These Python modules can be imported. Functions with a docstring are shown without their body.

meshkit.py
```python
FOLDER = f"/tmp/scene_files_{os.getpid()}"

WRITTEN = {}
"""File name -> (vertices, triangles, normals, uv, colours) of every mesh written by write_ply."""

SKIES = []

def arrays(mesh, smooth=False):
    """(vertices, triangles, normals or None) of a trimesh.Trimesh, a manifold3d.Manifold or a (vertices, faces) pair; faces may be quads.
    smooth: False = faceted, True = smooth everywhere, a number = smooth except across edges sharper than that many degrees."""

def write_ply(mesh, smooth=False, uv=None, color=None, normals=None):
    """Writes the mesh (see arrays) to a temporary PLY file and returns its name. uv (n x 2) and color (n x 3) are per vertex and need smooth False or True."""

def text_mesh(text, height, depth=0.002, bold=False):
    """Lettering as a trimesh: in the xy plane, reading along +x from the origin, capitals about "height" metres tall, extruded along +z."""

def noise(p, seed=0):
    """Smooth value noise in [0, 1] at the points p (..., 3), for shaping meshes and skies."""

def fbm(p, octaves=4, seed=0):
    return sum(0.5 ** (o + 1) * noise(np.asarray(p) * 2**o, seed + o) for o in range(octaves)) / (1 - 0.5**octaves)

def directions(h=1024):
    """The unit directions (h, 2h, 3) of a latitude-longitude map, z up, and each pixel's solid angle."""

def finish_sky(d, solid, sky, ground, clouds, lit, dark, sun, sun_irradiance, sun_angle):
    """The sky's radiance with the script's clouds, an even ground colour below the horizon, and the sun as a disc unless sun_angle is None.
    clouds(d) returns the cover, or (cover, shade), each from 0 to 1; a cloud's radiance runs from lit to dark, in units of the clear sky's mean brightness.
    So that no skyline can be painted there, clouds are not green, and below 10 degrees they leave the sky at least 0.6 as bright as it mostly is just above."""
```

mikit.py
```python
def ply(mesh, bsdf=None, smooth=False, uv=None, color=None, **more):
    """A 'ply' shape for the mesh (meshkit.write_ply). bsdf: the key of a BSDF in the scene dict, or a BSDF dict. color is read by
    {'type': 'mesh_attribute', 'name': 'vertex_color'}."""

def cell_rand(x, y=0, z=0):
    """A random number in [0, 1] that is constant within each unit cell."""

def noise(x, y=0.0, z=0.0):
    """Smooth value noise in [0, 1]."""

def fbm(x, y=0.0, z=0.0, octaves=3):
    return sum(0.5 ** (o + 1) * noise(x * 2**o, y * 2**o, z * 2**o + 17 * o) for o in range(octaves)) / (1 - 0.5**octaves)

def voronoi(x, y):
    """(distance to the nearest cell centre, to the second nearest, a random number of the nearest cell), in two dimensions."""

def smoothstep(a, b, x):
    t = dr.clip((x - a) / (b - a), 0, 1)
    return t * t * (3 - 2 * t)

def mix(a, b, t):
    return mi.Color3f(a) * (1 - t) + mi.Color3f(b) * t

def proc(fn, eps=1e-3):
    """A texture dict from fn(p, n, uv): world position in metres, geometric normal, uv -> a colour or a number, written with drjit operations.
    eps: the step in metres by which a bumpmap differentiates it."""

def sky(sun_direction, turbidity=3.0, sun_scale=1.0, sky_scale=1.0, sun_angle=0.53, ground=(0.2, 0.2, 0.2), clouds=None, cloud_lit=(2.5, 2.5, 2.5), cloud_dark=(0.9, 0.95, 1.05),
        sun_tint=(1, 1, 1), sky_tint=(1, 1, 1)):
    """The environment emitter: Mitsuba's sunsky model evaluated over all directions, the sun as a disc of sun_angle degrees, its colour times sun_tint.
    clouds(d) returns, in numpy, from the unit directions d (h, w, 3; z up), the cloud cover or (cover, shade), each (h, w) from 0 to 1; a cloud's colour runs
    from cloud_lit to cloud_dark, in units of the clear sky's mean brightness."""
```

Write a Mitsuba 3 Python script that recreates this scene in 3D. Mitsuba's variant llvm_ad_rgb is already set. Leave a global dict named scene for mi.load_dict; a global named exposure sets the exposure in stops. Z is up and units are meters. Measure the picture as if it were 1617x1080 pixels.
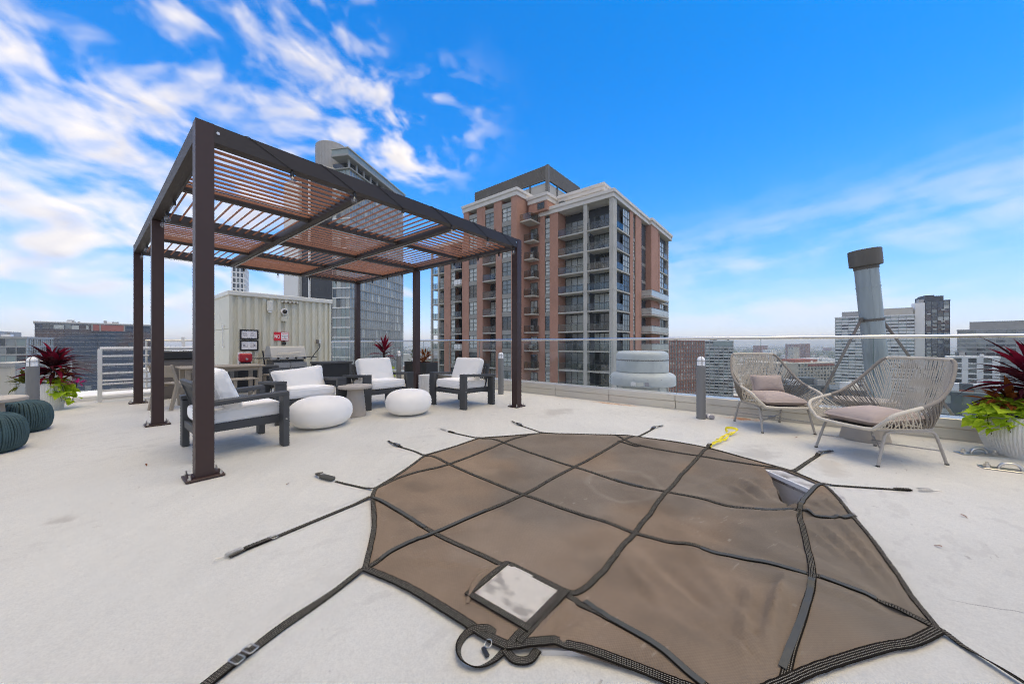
import math, random
import numpy as np, trimesh, manifold3d
import mitsuba as mi, drjit as dr
import mikit, meshkit
from mikit import proc, noise, fbm, voronoi, cell_rand, smoothstep, mix
from scipy.spatial import Delaunay
from shapely.geometry import Polygon, Point, LineString
from shapely import contains_xy

T = mi.ScalarTransform4f
scene, labels = {}, {}
rng = random.Random(7)
PI = math.pi

# ---------------------------------------------------------------- camera, sky, exposure
YAW = math.radians(39.2)                       # x runs along the terrace's short side, y along its long side
FWD = np.array([math.cos(YAW), math.sin(YAW), 0.0])
RGT = np.array([math.sin(YAW), -math.cos(YAW), 0.0])
EYE = [0.0, 0.0, 1.12]
scene['camera'] = {'type': 'perspective', 'fov': 111.65, 'fov_axis': 'x', 'near_clip': 0.05, 'far_clip': 60000.0,
                   'principal_point_offset_x': 0.0, 'principal_point_offset_y': -0.0028,
                   'to_world': T().look_at(origin=EYE, target=(np.array(EYE) + FWD).tolist(), up=[0, 0, 1])}


def sstep(a, b, x):
    t = np.clip((x - a) / (b - a), 0, 1)
    return t * t * (3 - 2 * t)


def clouds(d):
    a, b, z = d @ FWD, d @ RGT, d[..., 2]
    el = np.degrees(np.arcsin(np.clip(z, -1, 1)))
    side = b / np.maximum(np.hypot(a, b), 1e-6)
    az = np.degrees(np.arctan2(b, a))
    n3 = lambda x, y, w, o, s: meshkit.fbm(np.stack([x, y, w], -1), o, s)
    w1, w2 = n3(a * 5, b * 5, z * 9, 3, 5) - 0.5, n3(a * 5 + 9, b * 5, z * 9, 3, 6) - 0.5
    A, B, C = a * 14.0 + w1 * 2.2, b * 14.0 + w2 * 2.2, (z + 0.12 * b) * 21.0 + w1 * 2.2       # cloudlets in rows that slope to the right
    lump = 0.5 + 1.5 * (n3(A, B, C, 6, 1) - 0.5)
    fine = n3(A * 2.6, B * 2.6, C * 2.2, 4, 3)
    big = n3(a * 2.2, b * 2.2, z * 4.0, 3, 2)
    left = 1 - sstep(-0.46, -0.02, side)
    out = np.maximum(1 - sstep(-0.30, 0.38, a), sstep(47, 86, el))                       # unseen cloud added outside the view to soften and neutralise the light
    low = np.exp(-np.maximum(el, 0) / 4.6)
    bias = -0.34 + (0.315 * left + 0.14 * np.exp(-((el - 13) / 12) ** 2) * left) * (1 - out) + 0.44 * out - 0.10 * sstep(33, 45, el) * (1 - out)
    m = lump * 0.50 + fine * 0.16 + big * 0.34 + bias
    body = 0.93 * sstep(0.40, 0.78, m)
    puff = np.exp(-((az + 12) / 7) ** 2 - ((el - 33) / 4.5) ** 2) + 0.9 * np.exp(-((az + 20) / 9) ** 2 - ((el - 27) / 4) ** 2)
    puff = sstep(0.40, 0.75, lump * 0.6 + fine * 0.4) * np.clip(puff, 0, 1)
    streak = n3(a * 2.6, b * 2.6, (z - 0.10 * b) * 22.0 + w1, 6, 8)
    cir = sstep(0.36, 0.72, 0.7 * streak + 0.3 * lump) * (0.46 * np.exp(-((el - 8.5 - 6.0 * side) / 4.6) ** 2) + 0.5 * np.exp(-((el - 4.5) / 2.0) ** 2)) * sstep(-0.2, 0.25, side)
    veil = 0.84 * np.exp(-np.maximum(el, 0) / 6.0) + 0.14 * np.exp(-np.maximum(el, 0) / 10.0)
    cover = 1 - (1 - body) * (1 - np.clip(cir, 0, 0.8)) * (1 - 0.9 * puff) * (1 - np.clip(veil, 0, 0.92))
    under = n3(A, B, C + 0.55, 4, 1)
    shade = (np.clip(0.16 + 2.4 * (under - 0.46), 0.10, 0.75) * (1 - 0.6 * out)) * body + 0.35 * np.clip(cir, 0, 1) + 0.08 * low  # added out-of-view cloud is kept brighter and warmer against blue shade
    return np.clip(cover, 0, 0.97), np.clip(shade, 0, 1)


SUN = [0.14, -0.20, 1.0]
scene['sky'] = mikit.sky(SUN, turbidity=3.0, sun_scale=0.50, sky_scale=1.9, sun_angle=48, sun_tint=(1.10, 1.0, 0.68), sky_tint=(0.0, 0.73, 1.33),
                         clouds=clouds, cloud_lit=(2.60, 2.38, 2.14), cloud_dark=(1.26, 1.32, 1.60), ground=(0.22, 0.22, 0.21))
exposure = 1.45


# ---------------------------------------------------------------- mesh helpers: every mesh is a pair (vertices, triangles)
def q2t(f):
    f = np.asarray(f)
    return np.vstack([f[:, [0, 1, 2]], f[:, [0, 2, 3]]])


def bx(x0, x1, y0, y1, z0, z1, b=0.0):
    """a box between two corners, its edges chamfered by b"""
    if b <= 0:
        v = np.array([[x, y, z] for x in (x0, x1) for y in (y0, y1) for z in (z0, z1)], float)
        f = np.array([[0, 1, 3], [0, 3, 2], [4, 6, 7], [4, 7, 5], [0, 4, 5], [0, 5, 1], [2, 3, 7], [2, 7, 6], [0, 2, 6], [0, 6, 4], [1, 5, 7], [1, 7, 3]])
        return v, f
    p = []
    for x, sx in ((x0, 1), (x1, -1)):
        for y, sy in ((y0, 1), (y1, -1)):
            for z, sz in ((z0, 1), (z1, -1)):
                p += [[x + sx * b, y + sy * b, z], [x + sx * b, y, z + sz * b], [x, y + sy * b, z + sz * b]]
    m = manifold3d.Manifold.hull_points(np.array(p, float)).to_mesh()
    return np.array(m.vert_properties[:, :3], float), np.array(m.tri_verts, int)


def cb(c, s, b=0.0):
    return bx(c[0] - s[0] / 2, c[0] + s[0] / 2, c[1] - s[1] / 2, c[1] + s[1] / 2, c[2] - s[2] / 2, c[2] + s[2] / 2, b)


def merge(*ms):
    vs, fs, n = [], [], 0
    for v, f in ms:
        vs.append(np.asarray(v, float)); fs.append(np.asarray(f) + n); n += len(v)
    return np.vstack(vs), np.vstack(fs)


def rotz(a):
    c, s = math.cos(a), math.sin(a)
    return np.array([[c, -s, 0], [s, c, 0], [0, 0, 1.0]])


def rotx(a):
    c, s = math.cos(a), math.sin(a)
    return np.array([[1, 0, 0], [0, c, -s], [0, s, c]])


def roty(a):
    c, s = math.cos(a), math.sin(a)
    return np.array([[c, 0, s], [0, 1, 0], [-s, 0, c]])


def xf(m, R=None, t=(0, 0, 0)):
    v = np.asarray(m[0], float)
    v = v @ np.asarray(R).T if R is not None else v
    return v + np.asarray(t, float), m[1]


def frame(d, up=(0, 0, 1)):
    d = np.asarray(d, float) / np.linalg.norm(d)
    s = np.cross(up, d)
    if np.linalg.norm(s) < 1e-6:
        s = np.cross([1, 0, 0], d)
    s /= np.linalg.norm(s)
    return d, s, np.cross(d, s)


def bar(p, q, w, h, up=(0, 0, 1), b=0.0):
    """a bar from p to q, w wide and h high"""
    p, q = np.asarray(p, float), np.asarray(q, float)
    d, s, u = frame(q - p, up)
    L = np.linalg.norm(q - p)
    v, f = bx(0, L, -w / 2, w / 2, -h / 2, h / 2, b)
    return v @ np.array([d, s, u]) + p, f


def tube(pts, r, n=8, closed=False):
    pts = np.asarray(pts, float)
    N = len(pts)
    r = np.broadcast_to(np.asarray(r, float), (N,))
    tan = np.roll(pts, -1, 0) - np.roll(pts, 1, 0) if closed else np.gradient(pts, axis=0)
    tan /= np.linalg.norm(tan, axis=1, keepdims=True) + 1e-12
    s = np.cross(tan[0], [0, 0, 1.0])
    if np.linalg.norm(s) < 0.1:
        s = np.cross(tan[0], [1.0, 0, 0])
    s /= np.linalg.norm(s)
    ang = np.arange(n) * 2 * PI / n
    V = []
    for i in range(N):
        s = s - tan[i] * (s @ tan[i]); s /= np.linalg.norm(s)
        u = np.cross(tan[i], s)
        V.append(pts[i] + r[i] * (np.cos(ang)[:, None] * s + np.sin(ang)[:, None] * u))
    V = np.vstack(V)
    k = np.arange(n)
    F = []
    for i in range(N if closed else N - 1):
        a, c = i * n, ((i + 1) % N) * n
        F.append(np.stack([a + k, a + (k + 1) % n, c + (k + 1) % n, c + k], 1))
    F = q2t(np.vstack(F))
    if not closed:
        V = np.vstack([V, pts[:1], pts[-1:]])
        e = (N - 1) * n
        F = np.vstack([F, np.stack([np.full(n, N * n), (k + 1) % n, k], 1), np.stack([np.full(n, N * n + 1), e + k, e + (k + 1) % n], 1)])
    return V, F


def smoothpath(pts, n=40, closed=False):
    """a Catmull-Rom curve through the points"""
    p = np.asarray(pts, float)
    if closed:
        p = np.vstack([p[-1:], p, p[:2]])
    else:
        p = np.vstack([2 * p[0] - p[1], p, 2 * p[-1] - p[-2]])
    m = len(p) - 3
    t = np.linspace(0, m, n, endpoint=not closed)
    i = np.minimum(t.astype(int), m - 1)
    s = (t - i)[:, None]
    a, b, c, d = p[i], p[i + 1], p[i + 2], p[i + 3]
    return 0.5 * (2 * b + (c - a) * s + (2 * a - 5 * b + 4 * c - d) * s ** 2 + (3 * b - a - 3 * c + d) * s ** 3)


def lathe(prof, n=48, c=(0, 0, 0), sx=1.0, sy=1.0):
    prof = np.asarray(prof, float)
    a = np.arange(n) * 2 * PI / n
    V = np.stack([prof[:, :1] * np.cos(a) * sx, prof[:, :1] * np.sin(a) * sy, np.repeat(prof[:, 1:], n, 1)], -1).reshape(-1, 3) + np.asarray(c, float)
    k = np.arange(n)
    F = [np.stack([i * n + k, i * n + (k + 1) % n, (i + 1) * n + (k + 1) % n, (i + 1) * n + k], 1) for i in range(len(prof) - 1)]
    return V, q2t(np.vstack(F))


def cyl(r, z0, z1, n=32, c=(0, 0), b=0.0):
    p = [(1e-5, z0), (r - b, z0), (r, z0 + b), (r, z1 - b), (r - b, z1), (1e-5, z1)] if b else [(1e-5, z0), (r, z0), (r, z1), (1e-5, z1)]
    return lathe(p, n, (c[0], c[1], 0))


def rbox(w, d, h, r, crown=0.0, n=12, lump=0.0, seed=0, pinch=0.0):
    """a cushion: a rounded box, domed on both faces, sitting on z = 0"""
    g = np.linspace(-1, 1, n)
    g = np.sign(g) * np.abs(g) ** 0.75
    A, B = np.meshgrid(g, g, indexing='ij')
    V, F = [], []
    k = np.arange(n - 1)
    I, J = np.meshgrid(k, k, indexing='ij')
    quad = np.stack([I * n + J, (I + 1) * n + J, (I + 1) * n + J + 1, I * n + J + 1], -1).reshape(-1, 4)
    for ax in range(3):
        for s in (-1, 1):
            P = np.zeros((n, n, 3)); P[..., ax] = s; P[..., (ax + 1) % 3] = A; P[..., (ax + 2) % 3] = B
            F.append((quad if s > 0 else quad[:, ::-1]) + len(V) * n * n); V.append(P.reshape(-1, 3))
    m = trimesh.Trimesh(np.vstack(V), q2t(np.vstack(F)), process=False)
    m.merge_vertices(digits_vertex=5)
    P = np.array(m.vertices)
    half = np.array([w, d, h]) / 2
    r = min(r, half.min() * 0.999)
    p = P * half
    inner = np.clip(p, -(half - r), half - r)
    e = p - inner
    L = np.linalg.norm(e, axis=1, keepdims=True)
    p = inner + np.where(L > 1e-9, e / np.maximum(L, 1e-9) * r * np.minimum(1, np.maximum(np.abs(e).max(1, keepdims=True) / r, 1e-9)) , 0)
    dome = (1 - P[:, 0] ** 2) * (1 - P[:, 1] ** 2)
    p[:, 2] += np.sign(P[:, 2]) * np.abs(P[:, 2]) * crown * dome
    if pinch:
        k = 1 - pinch * (1 - np.abs(P[:, 0] * P[:, 1]) ** 2) * np.maximum(np.abs(P[:, 0]), np.abs(P[:, 1])) ** 6
        p[:, :2] *= k[:, None]
        p[:, 2] *= 1 - 0.8 * np.maximum(np.abs(P[:, 0]), np.abs(P[:, 1])) ** 5
    if lump:
        p += np.array(m.vertex_normals) * ((meshkit.fbm(p * 7 + seed * 3.7, 3, seed) - 0.5) * 2 * lump)[:, None]
    p[:, 2] += h / 2
    return p, np.array(m.faces)


def grid_patch(f, nu, nv):
    """a sheet from f(u, v), u and v from 0 to 1"""
    U, W = np.meshgrid(np.linspace(0, 1, nu), np.linspace(0, 1, nv), indexing='ij')
    V = np.array([f(u, w) for u, w in zip(U.ravel(), W.ravel())], float)
    I, J = np.meshgrid(np.arange(nu - 1), np.arange(nv - 1), indexing='ij')
    return V, q2t(np.stack([I * nv + J, (I + 1) * nv + J, (I + 1) * nv + J + 1, I * nv + J + 1], -1).reshape(-1, 4))


# ---------------------------------------------------------------- names and labels
def numbered(name):
    k, i = name, 0
    while k in scene or k in labels or any_child(k):
        i += 1; k = f'{name}_{i:03d}'
    return k


_roots = set()


def any_child(k):
    return k in _roots


def note(key, label=None, cat=None, group=None, kind=None):
    e = {}
    if label: e['label'] = label
    if cat: e['category'] = cat
    if group: e['group'] = group
    if kind: e['kind'] = kind
    if e: labels[key] = e


class Thing:
    """gathers the parts of a thing; place() writes them under the thing's key, once or many times"""
    def __init__(s):
        s.parts = []
        s.count = {}

    def add(s, name, mesh, mat, smooth=False, parent=None, label=None, kind=None, uv=None, to=None):
        base = (parent + '__' if parent else '') + name
        i = s.count.get(base, 0); s.count[base] = i + 1
        key = base if i == 0 else f'{base}_{i:03d}'
        d = mesh if isinstance(mesh, dict) else mikit.ply(mesh, mat, smooth=smooth, uv=uv)
        s.parts.append((key, d, to, label, kind))
        return key

    def place(s, name, label, cat, at=(0, 0, 0), rz=0.0, group=None, kind=None, scale=1.0):
        key = numbered(name); _roots.add(key)
        note(key, label, cat, group, kind)
        M = np.eye(4); M[:3, :3] = rotz(rz) * scale; M[:3, 3] = at
        for k, d, to, lab, kd in s.parts:
            m = M @ to if to is not None else M
            scene[f'{key}__{k}'] = {**d, 'to_world': T(m)} if not np.allclose(m, np.eye(4)) else dict(d)
            note(f'{key}__{k}', lab, None, None, kd)
        return key


def single(name, mesh, mat, label, cat, smooth=False, group=None, kind=None, uv=None):
    key = numbered(name); _roots.add(key)
    scene[key] = mikit.ply(mesh, mat, smooth=smooth, uv=uv)
    note(key, label, cat, group, kind)
    return key


def setting(name, mesh, mat, smooth=False):
    key = numbered(name); _roots.add(key)
    scene[key] = mikit.ply(mesh, mat, smooth=smooth)
    labels[key] = {'kind': 'structure'}
    return key


# ---------------------------------------------------------------- materials
def rgb(*c):
    return {'type': 'rgb', 'value': list(c)}


def bump(b, fn, scale, eps=1e-3):
    return {'type': 'bumpmap', 'arbitrary': proc(fn, eps), 'scale': scale, 'bsdf': b}


def material(key, color, rough=0.6, metal=0.0, spec=0.5, bumpfn=None, bscale=0.0, eps=1e-3, **more):
    b = {'type': 'principled', 'base_color': color if isinstance(color, dict) else rgb(*color), 'roughness': rough, 'metallic': metal, 'specular': spec, **more}
    if bumpfn:
        b = bump(b, bumpfn, bscale, eps)
    scene[key] = {'type': 'twosided', 'bsdf': b}


def tint(c, amount=0.10, freq=6.0, fine=60.0):
    """a colour that drifts a little over the surface"""
    c = [float(x) for x in c]

    def fn(p, n, uv):
        k = 1 + amount * (fbm(p.x * freq, p.y * freq, p.z * freq) - 0.5) * 2 + amount * 0.5 * (noise(p.x * fine, p.y * fine, p.z * fine) - 0.5)
        return mi.Color3f(*c) * k
    return proc(fn)

# ================================================================ materials
def deck_color(p, n, uv):
    big = fbm(p.x * 0.45 + 3.0, p.y * 0.45, 0.0)
    mid = fbm(p.x * 2.6, p.y * 2.6, 1.7)
    warm = smoothstep(0.42, 0.70, fbm(p.x * 0.55 + 8.0, p.y * 0.55 + 2.0, 4.0))
    grain = noise(p.x * 240.0, p.y * 240.0, 0.0)
    grain2 = fbm(p.x * 70.0, p.y * 70.0, 2.0)
    c = mix((0.552, 0.536, 0.482), (0.516, 0.500, 0.448), smoothstep(0.35, 0.68, big))
    c = mix(c, (0.530, 0.502, 0.440), 0.55 * warm)
    c = c * (0.95 + 0.10 * mid) * (0.89 + 0.13 * grain + 0.09 * grain2) * (0.97 + 0.06 * fbm(p.x * 1.5 + p.y * 1.5, (p.y - p.x) * 12.0, 4.0))
    scuff = smoothstep(0.60, 0.74, fbm(p.x * 9.0 + p.y * 2.0, p.y * 16.0, 6.0)) * smoothstep(0.50, 0.66, fbm(p.x * 0.9, p.y * 0.9, 11.0))
    c = mix(c, (0.40, 0.38, 0.34), 0.28 * scuff)
    speck = smoothstep(0.955, 0.985, noise(p.x * 34.0, p.y * 34.0, 9.0)) * smoothstep(0.45, 0.6, noise(p.x * 2.1, p.y * 2.1, 3.0))
    c = mix(c, (0.23, 0.20, 0.17), 0.6 * speck)

    def blot(x, y, rx, ry, col, k, fq=5.0):
        d = dr.sqrt(dr.square((p.x - x) / rx) + dr.square((p.y - y) / ry)) + 1.1 * (fbm(p.x * fq, p.y * fq, 7.0) - 0.5)
        return mix(c, col, k * smoothstep(1.0, 0.25, d))
    c = blot(4.95, 3.05, 0.55, 0.30, (0.36, 0.33, 0.28), 0.55)          # damp patch by the pergola
    c = blot(4.35, 0.30, 0.45, 0.22, (0.36, 0.34, 0.30), 0.6, 9.0)       # dirt by the torn corner of the cover
    c = blot(4.30, -0.25, 0.35, 0.16, (0.42, 0.38, 0.31), 0.6, 9.0)
    c = blot(6.22, 0.62, 0.16, 0.26, (0.42, 0.17, 0.06), 0.95, 16.0)     # rust from the railing bolts
    c = blot(6.25, 2.65, 0.10, 0.55, (0.46, 0.24, 0.11), 0.8, 16.0)
    c = blot(6.27, 3.75, 0.08, 0.30, (0.46, 0.33, 0.22), 0.6, 16.0)
    c = blot(-0.10, 3.62, 0.10, 0.10, (0.36, 0.33, 0.28), 0.6, 14.0)
    crack = dr.abs(p.x - 2.43 - 0.05 * dr.sin(p.y * 5.0) - 0.06 * (fbm(p.y * 6.0, 0.0, 2.0) - 0.5) + 0.10 * (p.y + 0.55))
    c = mix(c, (0.24, 0.22, 0.20), 0.75 * smoothstep(0.005, 0.001, crack) * smoothstep(-0.48, -0.60, p.y) * smoothstep(-1.6, -1.0, p.y))
    return c


def deck_bump(p, n, uv):
    return 0.6 * noise(p.x * 210.0, p.y * 210.0, 0.0) + 0.5 * fbm(p.x * 45.0, p.y * 45.0, 0.0) + 1.6 * fbm(p.x * 4.0, p.y * 4.0, 2.0)


material('deck_coating', proc(deck_color), 0.62, spec=0.35, bumpfn=deck_bump, bscale=0.0022, eps=2e-3)
material('white_coating', tint((0.74, 0.73, 0.70), 0.08, 3.0), 0.6)
material('pool_plaster', tint((0.78, 0.76, 0.71), 0.18, 3.0), 0.6)
material('dark_brown_metal', tint((0.043, 0.0225, 0.020), 0.10, 3.0, 300.0), 0.42, spec=0.45)
material('grey_brown_metal', tint((0.031, 0.0235, 0.021), 0.08, 3.0, 300.0), 0.5, spec=0.45)


def slat_color(p, n, uv):
    g = fbm(p.x * 5.0, p.y * 5.0, p.z * 60.0)
    t = cell_rand(p.x * 0.7, p.y * 0.7, 3.0)
    return mi.Color3f(0.33, 0.130, 0.066) * (0.82 + 0.30 * g + 0.10 * t)


material('wood_look_slat', proc(slat_color), 0.5)
material('pale_strip', (0.50, 0.50, 0.50), 0.35, metal=0.6)
material('charcoal_frame', tint((0.060, 0.062, 0.064), 0.10, 5.0, 200.0), 0.5, spec=0.4)
material('black_panel', tint((0.018, 0.019, 0.021), 0.15, 5.0), 0.6)
material('black_plastic', (0.018, 0.018, 0.019), 0.45)


def cushion_color(p, n, uv):
    w = noise(p.x * 420.0, p.y * 420.0, p.z * 420.0)
    s = fbm(p.x * 3.0, p.y * 3.0, p.z * 3.0)
    return mi.Color3f(0.86, 0.84, 0.80) * (0.90 + 0.10 * s + 0.05 * w)


material('white_cushion', proc(cushion_color), 0.85, spec=0.2, bumpfn=lambda p, n, uv: fbm(p.x * 13.0, p.y * 13.0, p.z * 22.0), bscale=0.010, eps=3e-3)
material('white_pouf', tint((0.86, 0.83, 0.775), 0.07, 4.0, 150.0), 0.62, spec=0.3)
material('taupe_concrete', tint((0.40, 0.36, 0.31), 0.13, 6.0, 120.0), 0.75, spec=0.3)
material('pale_stone', tint((0.60, 0.59, 0.56), 0.12, 6.0, 120.0), 0.7, spec=0.3)
material('teal_rope', tint((0.045, 0.088, 0.098), 0.30, 9.0, 300.0), 0.75)
material('bollard_grey', tint((0.19, 0.19, 0.188), 0.08, 3.0, 250.0), 0.5)
material('frosted_lens', (0.86, 0.87, 0.88), 0.35)
material('steel', tint((0.62, 0.60, 0.56), 0.10, 9.0), 0.28, metal=1.0)
material('rail_steel', (0.70, 0.69, 0.67), 0.22, metal=1.0)
material('white_paint', tint((0.70, 0.70, 0.69), 0.08, 3.0), 0.5)


def curb_color(p, n, uv):
    s = fbm(p.y * 1.1, 3.0, 0.0)
    f = noise(p.y * 3.0, p.z * 240.0, 1.0)
    return mix((0.64, 0.62, 0.57), (0.70, 0.65, 0.54), s) * (0.90 + 0.14 * f)


material('brushed_cladding', proc(curb_color), 0.38, metal=0.55)
scene['clear_glass'] = {'type': 'thindielectric', 'int_ior': 1.5, 'specular_transmittance': rgb(0.88, 0.91, 0.90), 'specular_reflectance': rgb(0.75, 0.78, 0.80)}
scene['bulb_glass'] = {'type': 'thindielectric', 'int_ior': 1.45, 'specular_transmittance': rgb(0.93, 0.93, 0.92)}
material('glass_edge', (0.10, 0.16, 0.15), 0.2)
material('container_paint', proc(lambda p, n, uv: mi.Color3f(0.60, 0.585, 0.485) * (0.96 + 0.08 * fbm(p.x * 1.2, p.y * 1.2, p.z * 1.2))), 0.55)
material('pale_trim', tint((0.66, 0.66, 0.61), 0.08, 3.0), 0.55)
material('grill_steel', tint((0.42, 0.415, 0.395), 0.08, 5.0), 0.5, metal=0.4)
material('red_plastic', (0.42, 0.012, 0.022), 0.4)
material('sign_red', (0.62, 0.025, 0.045), 0.45)
material('sign_white', (0.82, 0.80, 0.80), 0.45)
material('print_grey', (0.32, 0.31, 0.34), 0.6)
material('print_black', (0.03, 0.03, 0.03), 0.6)
material('teak_grey', tint((0.32, 0.27, 0.205), 0.22, 9.0, 160.0), 0.65)
material('taupe_cabinet', tint((0.155, 0.135, 0.118), 0.15, 4.0, 80.0), 0.6)
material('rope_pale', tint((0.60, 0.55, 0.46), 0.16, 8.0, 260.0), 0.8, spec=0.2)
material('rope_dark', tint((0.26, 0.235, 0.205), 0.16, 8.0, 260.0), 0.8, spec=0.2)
material('chair_tube', tint((0.36, 0.335, 0.30), 0.06, 4.0), 0.45)
material('taupe_cushion', tint((0.39, 0.325, 0.295), 0.07, 4.0, 420.0), 0.9, spec=0.2, bumpfn=lambda p, n, uv: fbm(p.x * 11.0, p.y * 11.0, p.z * 14.0), bscale=0.008, eps=3e-3)
material('galvanised', proc(lambda p, n, uv: mix((0.25, 0.30, 0.315), (0.34, 0.39, 0.405), fbm(p.x * 3.0, p.y * 3.0, p.z * 1.2)) * (0.90 + 0.18 * noise(p.x * 30.0, p.y * 30.0, p.z * 3.0)) * (1.0 - 0.25 * smoothstep(0.62, 0.80, fbm(p.x * 16.0, p.y * 16.0, p.z * 1.1)))), 0.5, metal=0.35)
material('weathered_cap', proc(lambda p, n, uv: mix((0.075, 0.072, 0.066), (0.135, 0.125, 0.108), fbm(p.x * 9.0, p.y * 9.0, p.z * 1.2))), 0.6, metal=0.2)
material('fan_grey', tint((0.50, 0.53, 0.53), 0.10, 3.0, 30.0), 0.5)
material('pot_white', tint((0.66, 0.645, 0.61), 0.16, 5.0, 60.0), 0.7)
material('soil', tint((0.045, 0.032, 0.022), 0.4, 30.0), 0.95)
material('coping_dirty', proc(lambda p, n, uv: mix((0.50, 0.49, 0.47), (0.20, 0.185, 0.165), smoothstep(0.45, 0.75, fbm(p.x * 7.0, p.y * 7.0, 1.0)))), 0.7)
material('coping_white', tint((0.80, 0.79, 0.77), 0.07, 4.0), 0.4)


def leaf(key, a, b, freq=9.0, trans=0.5):
    def fn(p, n, uv):
        return mix(a, b, fbm(p.x * freq, p.y * freq, p.z * freq)) * (0.8 + 0.4 * noise(p.x * 90.0, p.y * 90.0, p.z * 90.0))
    scene[key] = {'type': 'principledthin', 'base_color': proc(fn), 'roughness': 0.5, 'diff_trans': trans, 'spec_trans': 0.0, 'eta': 1.4}


leaf('leaf_lime', (0.42, 0.56, 0.02), (0.60, 0.76, 0.07), 7.0, 0.8)
leaf('leaf_red', (0.10, 0.006, 0.015), (0.23, 0.012, 0.036), 6.0, 0.5)
leaf('leaf_maroon', (0.030, 0.008, 0.012), (0.090, 0.017, 0.026), 8.0, 0.4)
leaf('leaf_rust', (0.12, 0.035, 0.010), (0.26, 0.075, 0.018), 8.0, 0.5)
leaf('leaf_olive', (0.05, 0.075, 0.015), (0.13, 0.13, 0.025), 8.0, 0.5)
leaf('petal_pink', (0.45, 0.02, 0.16), (0.60, 0.05, 0.25), 8.0, 0.6)


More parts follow.
